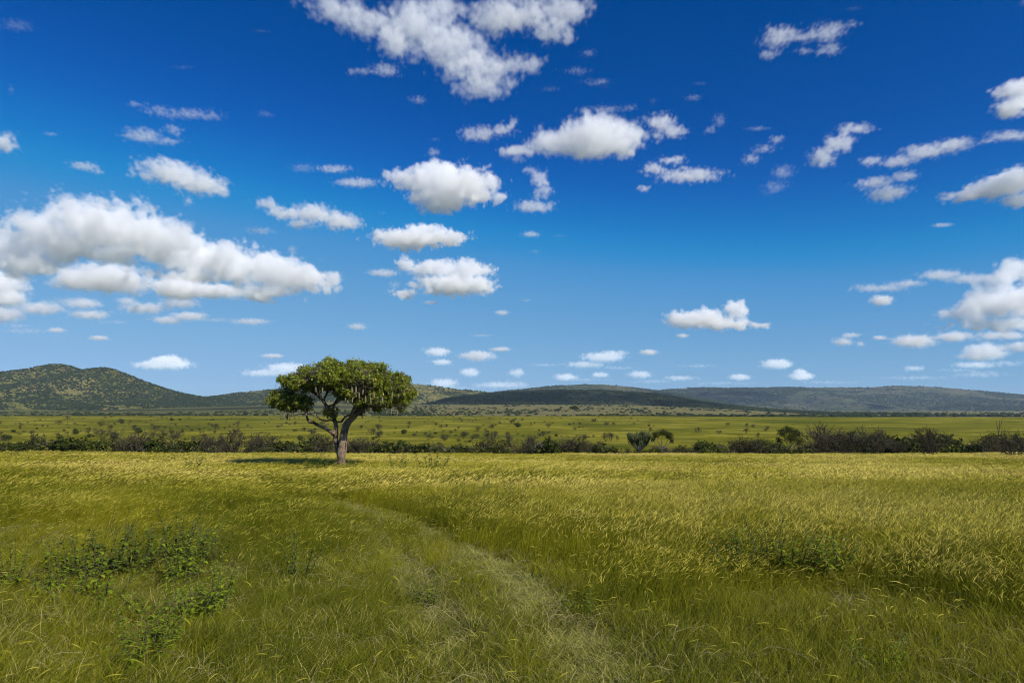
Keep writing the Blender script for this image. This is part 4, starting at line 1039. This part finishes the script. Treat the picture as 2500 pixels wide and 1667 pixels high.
CL = [
 ('largest white cloud, a dome at the left with a grey base', [(235, 520, 150, 66), (130, 550, 110, 50), (345, 545, 100, 50), (20, 565, 70, 48), (60, 610, 90, 30), (250, 580, 170, 28)], .52, 5, 1.3),
 ('long white cloud tapering right from the left dome', [(430, 585, 95, 52), (520, 605, 90, 50), (620, 625, 90, 42), (700, 640, 85, 34), (600, 675, 90, 20), (440, 640, 110, 22)], .52, 5, 1.3),
 ('oval cloud with a grey right end under the left dome', [(240, 640, 100, 32), (180, 645, 50, 20)], .5, 4, .94, 2.4, 5600),
 ('small white cloud under the left end of the tapering cloud', [(415, 665, 55, 22), (490, 668, 50, 16)], .5, 4, .94, 2.4, 5800),
 ('puffy cloud cut by the left edge, below the dome', [(0, 650, 50, 28), (15, 685, 40, 20)], .45, 3, .9),
 ('low cloud at the left edge above the hills', [(10, 722, 40, 18), (90, 708, 50, 14)], .5, 2.5, .7),
 ('thin flat cloud right of the low left-edge cloud', [(205, 722, 45, 10), (190, 697, 38, 12)], .5, 2.2, .6),
 ('flat streak of cloud under the oval cloud', [(330, 708, 55, 13), (410, 696, 50, 11), (290, 692, 22, 9)], .5, 2.2, .6),
 ('flat streak of cloud above the lone hill cloud', [(385, 735, 35, 9), (435, 726, 40, 10)], .5, 2.2, .6),
 ('white ragged cloud above the big left dome', [(390, 395, 62, 32), (455, 420, 62, 30), (350, 405, 40, 16), (500, 435, 28, 16)], .6, 2.6, .8),
 ('tiny scrap of cloud under the ragged left cloud', [(433, 462, 11, 14)], .7, 2, .5),
 ('faint cloud above the ragged left cloud', [(330, 312, 48, 20), (385, 325, 40, 10), (400, 300, 20, 14)], .7, 1.6, .5),
 ('wispy streak in the upper left sky', [(430, 262, 80, 14), (360, 252, 40, 12), (315, 240, 28, 7), (480, 268, 38, 9)], .75, 1.5, .45),
 ('white puff cut by the left edge high up', [(8, 328, 30, 26)], .55, 2.2, .7),
 ('tiny streak in the left sky beside the edge puff', [(115, 308, 17, 6)], .6, 1.6, .4),
 ('small wedge of cloud in the left sky', [(195, 382, 34, 12), (225, 395, 16, 7)], .6, 2, .55),
 ('tiny vertical wisp near the upper left edge', [(26, 208, 7, 16)], .7, 1.3, .3),
 ('boomerang-shaped white cloud left of centre', [(612, 468, 28, 13), (655, 490, 40, 16), (720, 490, 50, 22), (785, 508, 45, 22), (690, 515, 35, 12)], .6, 2.6, .75),
 ('faint scrap under the boomerang-shaped cloud', [(597, 530, 36, 9)], .7, 1.4, .4),
 ('faint scrap right of the tapering cloud', [(672, 574, 12, 12)], .7, 1.3, .3),
 ('huge ragged cloud at the top of the sky, left arm', [(760, 15, 80, 32), (840, 55, 60, 38), (790, 35, 70, 30), (905, 95, 45, 45)], .6, 2.2, .8),
 ('huge ragged cloud at the top of the sky, middle', [(960, 60, 90, 60), (1040, 110, 95, 55), (1100, 165, 90, 45), (1100, 205, 70, 26), (1190, 150, 70, 30), (1000, 20, 90, 35)], .6, 2.2, .8),
 ('grey ragged cloud at the top right of centre', [(1180, 35, 100, 48), (1290, 25, 75, 40), (1270, 75, 50, 32), (1130, 50, 50, 40)], .6, 2.2, .8),
 ('tail of cloud hanging left of the huge ragged cloud', [(830, 165, 42, 10), (885, 162, 36, 18)], .65, 1.8, .6),
 ('small scrap under the huge ragged cloud', [(960, 230, 24, 11)], .8, 1.6, .5),
 ('small wisp right of the huge ragged cloud, upper', [(1352, 122, 22, 11)], .8, 1.4, .45),
 ('small wisp right of the huge ragged cloud, lower', [(1325, 163, 32, 11), (1382, 188, 20, 8)], .8, 1.4, .45),
 ('big rounded cloud high right of centre', [(1370, 315, 82, 52), (1430, 320, 45, 45), (1270, 325, 65, 28), (1190, 352, 40, 18), (1330, 345, 80, 22)], .5, 3, .9),
 ('wispy cap over the big rounded cloud', [(1390, 250, 55, 11), (1445, 248, 25, 10)], .85, 1.3, .4),
 ('ragged arm left of the big rounded cloud', [(1100, 308, 45, 20), (1150, 298, 35, 16), (1180, 282, 14, 16)], .65, 2, .65),
 ('white puff just right of the big rounded cloud', [(1520, 282, 32, 24), (1550, 302, 28, 18), (1510, 315, 18, 14)], .6, 2.2, .7),
 ('lumpy column of cloud right of the central cloud', [(1238, 408, 22, 20), (1248, 438, 24, 22), (1230, 475, 50, 16), (1215, 390, 14, 12)], .65, 2, .65),
 ('long flat cloud right of the big rounded cloud', [(1585, 403, 78, 18), (1545, 368, 34, 11), (1500, 388, 28, 14), (1478, 432, 16, 10)], .6, 2.2, .7),
 ('brightest round cloud in the centre of the sky', [(1035, 425, 105, 50), (1010, 460, 75, 32), (930, 412, 48, 28), (1090, 430, 60, 40), (1145, 458, 28, 18), (1000, 400, 60, 32)], .50, 5, 1.2),
 ('flat arm left of the bright central cloud', [(820, 420, 55, 12), (768, 388, 42, 10)], .6, 2, .6),
 ('tiny tuft on top of the bright central cloud', [(996, 350, 13, 14)], .7, 1.8, .5),
 ('flat oval cloud under the bright central cloud', [(930, 550, 78, 28), (1010, 548, 68, 22), (975, 528, 50, 16)], .50, 5, 1.1),
 ('heaped cloud low in the centre, lowest of three', [(1000, 618, 65, 22), (1070, 620, 60, 24), (1040, 655, 90, 26), (1100, 655, 40, 22), (935, 608, 28, 16), (930, 675, 40, 12)], .50, 5, 1.1),
 ('faint grey arm left of the heaped cloud', [(880, 627, 36, 9)], .5, 1.6, .5),
 ('tiny grey scrap under the heaped cloud', [(990, 695, 19, 5)], .5, 1.6, .5),
 ('lone flat-based cloud over the right hills', [(1570, 735, 45, 20), (1620, 730, 50, 24), (1690, 712, 33, 24), (1660, 745, 80, 14), (1745, 747, 28, 8)], .50, 5, 1.1),
 ('tiny cloud under the lone flat-based cloud', [(1568, 771, 14, 5)], .5, 2, .5),
 ('claw-shaped cloud at the upper right, left half', [(1790, 85, 42, 30), (1770, 125, 24, 16), (1840, 85, 36, 16)], .65, 2, .65),
 ('claw-shaped cloud at the upper right, right half', [(1900, 75, 45, 26), (1905, 115, 32, 16), (1955, 57, 22, 9), (1850, 118, 28, 7)], .65, 2, .65),
 ('slanting ragged cloud in the right sky, first', [(1888, 360, 30, 26), (1925, 330, 34, 24), (1965, 296, 44, 17)], .6, 2.2, .7),
 ('slanting grey cloud in the right sky, upper part', [(2185, 335, 48, 20), (2120, 350, 50, 20), (2060, 372, 45, 14), (2000, 370, 25, 12)], .6, 2, .65),
 ('slanting grey cloud in the right sky, lower part', [(2010, 420, 40, 16), (2040, 445, 45, 20), (2075, 405, 30, 14)], .6, 2, .65),
 ('white cloud cut by the right edge, high', [(2335, 205, 42, 26), (2320, 250, 34, 24), (2345, 235, 25, 26)], .5, 2.8, .9),
 ('grey streak at the right edge under the white one', [(2320, 312, 60, 14), (2270, 324, 22, 8)], .55, 1.8, .55),
 ('sloping cloud cut by the right edge, middle height', [(2335, 415, 60, 32), (2280, 435, 60, 24), (2215, 452, 50, 13), (2340, 460, 30, 18)], .5, 2.8, .9),
 ('thin slanting wisp in the right sky, lower', [(1725, 365, 22, 14), (1755, 342, 26, 12), (1785, 322, 18, 12)], .7, 1.6, .5),
 ('thin streak above the slanting wisp', [(1740, 295, 30, 7)], .7, 1.6, .45),
 ('faint wisp left of the slanting wisp', [(1652, 278, 16, 18), (1632, 300, 18, 10)], .75, 1.4, .4),
 ('tiny puff in the upper right sky', [(1593, 224, 22, 9)], .75, 1.5, .45),
 ('tiny streak above the puff in the upper right', [(1608, 192, 22, 5)], .8, 1.2, .35),
 ('towering cumulus cut by the right edge, low', [(2320, 690, 75, 42), (2345, 620, 50, 32), (2270, 700, 60, 34), (2300, 650, 50, 30), (2225, 712, 45, 28), (2290, 745, 110, 16)], .50, 5, 1.1),
 ('small mound of cloud below the towering cumulus', [(2262, 808, 40, 18), (2240, 818, 35, 9)], .45, 2.8, .8),
 ('small cloud at the right edge under the cumulus', [(2345, 795, 25, 12), (2300, 770, 60, 8)], .45, 2.4, .7),
 ('flat cloud left of the towering cumulus', [(2100, 783, 45, 14), (2190, 773, 36, 11)], .45, 2.6, .75),
 ('long thin grey streak left of the cumulus', [(2020, 662, 70, 9), (2080, 652, 45, 9), (2160, 632, 50, 13), (2230, 640, 60, 12)], .5, 1.6, .5),
 ('small mound under the thin grey streak', [(2025, 690, 24, 12)], .45, 2.4, .7),
 ('white cloud floating just above the left hills', [(375, 838, 62, 10), (385, 828, 35, 10)], .42, 3, .9),
 ('cloud just left of the lone tree crown', [(615, 856, 55, 8), (660, 845, 45, 11)], .45, 2.6, .8),
 ('thin streak left of the lone tree, higher', [(626, 817, 27, 5)], .45, 2, .6),
 ('flat streak over the lone tree, left', [(575, 738, 46, 8)], .55, 1.8, .5),
 ('faint scrap over the lone tree', [(820, 750, 22, 8)], .6, 1.5, .45),
 ('tiny cloud over the left hill, left one', [(130, 758, 18, 6)], .5, 2, .5),
 ('tiny cloud over the left hill, right one', [(228, 776, 20, 6)], .5, 2, .6),
 ('small cloud right of the lone tree, first in the low row', [(1003, 808, 28, 9), (1015, 832, 24, 6)], .45, 2.4, .7),
 ('small cloud right of the lone tree, second in the low row', [(1095, 817, 40, 11)], .45, 2.4, .7),
 ('tiny flat cloud, third in the low row', [(1150, 802, 22, 5)], .45, 2.2, .6),
 ('low double cloud over the pale hill', [(1385, 820, 46, 11), (1345, 837, 46, 7), (1410, 812, 30, 6)], .45, 2.4, .7),
 ('tiny cloud right of the double cloud', [(1490, 809, 20, 6)], .45, 2.2, .6),
 ('tiny pale cloud in the centre sky under the heaped one', [(1153, 718, 17, 6)], .55, 1.8, .5),
 ('low pale cloud over the notch before the right ridge', [(1470, 860, 28, 8), (1560, 868, 40, 5)], .45, 2, .5),
 ('low pale cloud close above the dark hill, left', [(1080, 855, 22, 9), (1020, 880, 30, 10)], .45, 2.2, .6),
 ('low pale cloud close above the dark hill, middle', [(1187, 856, 18, 9), (1150, 884, 60, 7)], .45, 2, .55),
 ('low pale cloud close above the pale hill', [(1300, 866, 25, 8), (1378, 861, 20, 6)], .45, 2.2, .6),
 ('low cloud over the right ridge, first', [(1700, 866, 24, 7)], .45, 2.2, .55),
 ('low cloud over the right ridge, second and larger', [(1785, 836, 32, 11)], .45, 2.4, .7),
 ('low pointed cloud over the right ridge', [(1840, 864, 24, 9), (1838, 854, 12, 8)], .45, 2.6, .8),
 ('low cloud scraps left of the flat right cloud', [(1935, 785, 22, 9), (1955, 770, 20, 6), (1975, 790, 10, 5)], .55, 2, .5),
 ('tiny cloud above the right ridge scraps', [(2020, 776, 15, 5)], .5, 2, .6),
 ('low cloud streak over the right end of the ridge', [(2240, 838, 50, 7), (2100, 846, 22, 6)], .5, 1.8, .5),
 ('faint wisp at the upper right above the long flat cloud', [(1780, 430, 30, 20)], .85, 1.0, .2),
 ('small pale cloud in the right sky over the streak', [(2165, 517, 25, 6)], .5, 1.6, .5),
 ('small pale cloud right of the flat oval cloud', [(1220, 538, 20, 8)], .6, 1.6, .45),
]
for c in CL: cloud(*c)
# thin veils and streaks nobody would count
VEIL = [[(60, 760, 60, 7), (40, 748, 30, 6)], [(500, 735, 40, 5)], [(260, 740, 50, 5), (150, 690, 40, 8)], [(700, 385, 35, 12), (690, 392, 25, 6)], [(1000, 320, 14, 6)], [(610, 262, 22, 10)], [(600, 72, 25, 6)], [(420, 155, 30, 6)], [(1105, 770, 30, 4)],
        [(1240, 893, 90, 6)], [(1040, 893, 70, 6)], [(1340, 872, 60, 4)], [(1660, 880, 90, 5)], [(1500, 876, 60, 5)], [(1900, 878, 80, 4)], [(2100, 868, 90, 5)], [(2250, 860, 70, 8)], [(2310, 835, 60, 8)], [(2290, 775, 80, 9)], [(2200, 850, 50, 4)],
        [(1600, 840, 50, 4)], [(1420, 845, 45, 4)], [(1250, 838, 40, 4)], [(905, 655, 14, 12)], [(1220, 540, 30, 7), (1285, 541, 14, 4)], [(1228, 578, 14, 5)], [(1800, 395, 30, 18)], [(1210, 690, 16, 4)], [(1370, 190, 40, 12)], [(1265, 205, 25, 8)], [(40, 60, 40, 18)], [(1960, 20, 20, 8)], [(880, 490, 12, 6)], [(1500, 232, 10, 9)]]
for v in VEIL:
    ob = cloud('thin veils and streaks of cloud between the larger clouds', v, .8, 1.1, .28, grp='x')
    ob.name = 'cloud_veil'; ob['kind'] = 'stuff'; del ob['category']; del ob['group']
# clouds overhead, out of the picture, whose shadows lie on the hills and the plain
OFF = 1.0 / math.tan(EL)
def over(label, tx, ty, tz_, a, b, alt=1700, dn=.9):
    cx, cy = tx + SD.x * OFF * (alt - tz_), ty + SD.y * OFF * (alt - tz_)
    cloud(label, None, .75, 2.2, dn, world=[(cx, cy, alt, a, b, 110), (cx + a * .45, cy - b * .2, alt + 30, a * .6, b * .7, 110), (cx - a * .5, cy + b * .15, alt, a * .6, b * .6, 90)], vox=5, grp='clouds overhead outside the picture')
over('cloud overhead whose shadow darkens the middle hill', 120, 2420, 60, 760, 400, 1700, 1.5)
over('cloud overhead whose shadow lies at the left hill foot', -760, 1750, 0, 420, 130)
over('cloud overhead shading the right ridge, left part', 1900, 6000, 100, 900, 600, 2600)
over('cloud overhead shading the right ridge, right part', 4300, 5200, 60, 900, 500, 2600)

# ------------------------------------------------------------------ haze
hz, N = newmat('haze_air')
out = N.node('ShaderNodeOutputMaterial'); pv = N.node('ShaderNodeVolumePrincipled'); N.k.new(pv.outputs[0], out.inputs['Volume'])
pv.inputs['Color'].default_value = (.55, .75, 1, 1); pv.inputs['Density'].default_value = 3.6e-5; pv.inputs['Anisotropy'].default_value = 0
x0, x1, y0, y1, z0, z1 = -21500, 21500, -300, 21500, -40, 335
V = [(x, y, z) for z in (z0, z1) for y in (y0, y1) for x in (x0, x1)]
hzo = link('haze', mesh_np('haze', V, [(0, 2, 3, 1), (4, 5, 7, 6), (0, 1, 5, 4), (2, 6, 7, 3), (0, 4, 6, 2), (1, 3, 7, 5)], None, [hz]))
tag(hzo, 'thin bluish haze lying over the distant hills', None, None, 'stuff')

# ------------------------------------------------------------------ render settings
cy = sc.cycles
cy.max_bounces = 16; cy.volume_bounces = 14; cy.diffuse_bounces = 3; cy.glossy_bounces = 1; cy.transmission_bounces = 4; cy.transparent_max_bounces = 8
cy.volume_step_rate = 2.0; cy.volume_max_steps = 160
cy.use_adaptive_sampling = False; cy.use_denoising = True; cy.denoising_prefilter = 'FAST'
cy.pixel_filter_type = 'BLACKMAN_HARRIS'; cy.filter_width = 1.1
cy.sample_clamp_indirect = 8
sc.view_settings.view_transform = 'Standard'
sc.view_settings.look = 'None'
sc.view_settings.exposure = 0.35
sc.view_settings.gamma = 1
print('script time', time.time() - T0, 'bushes', len(BUSHES))
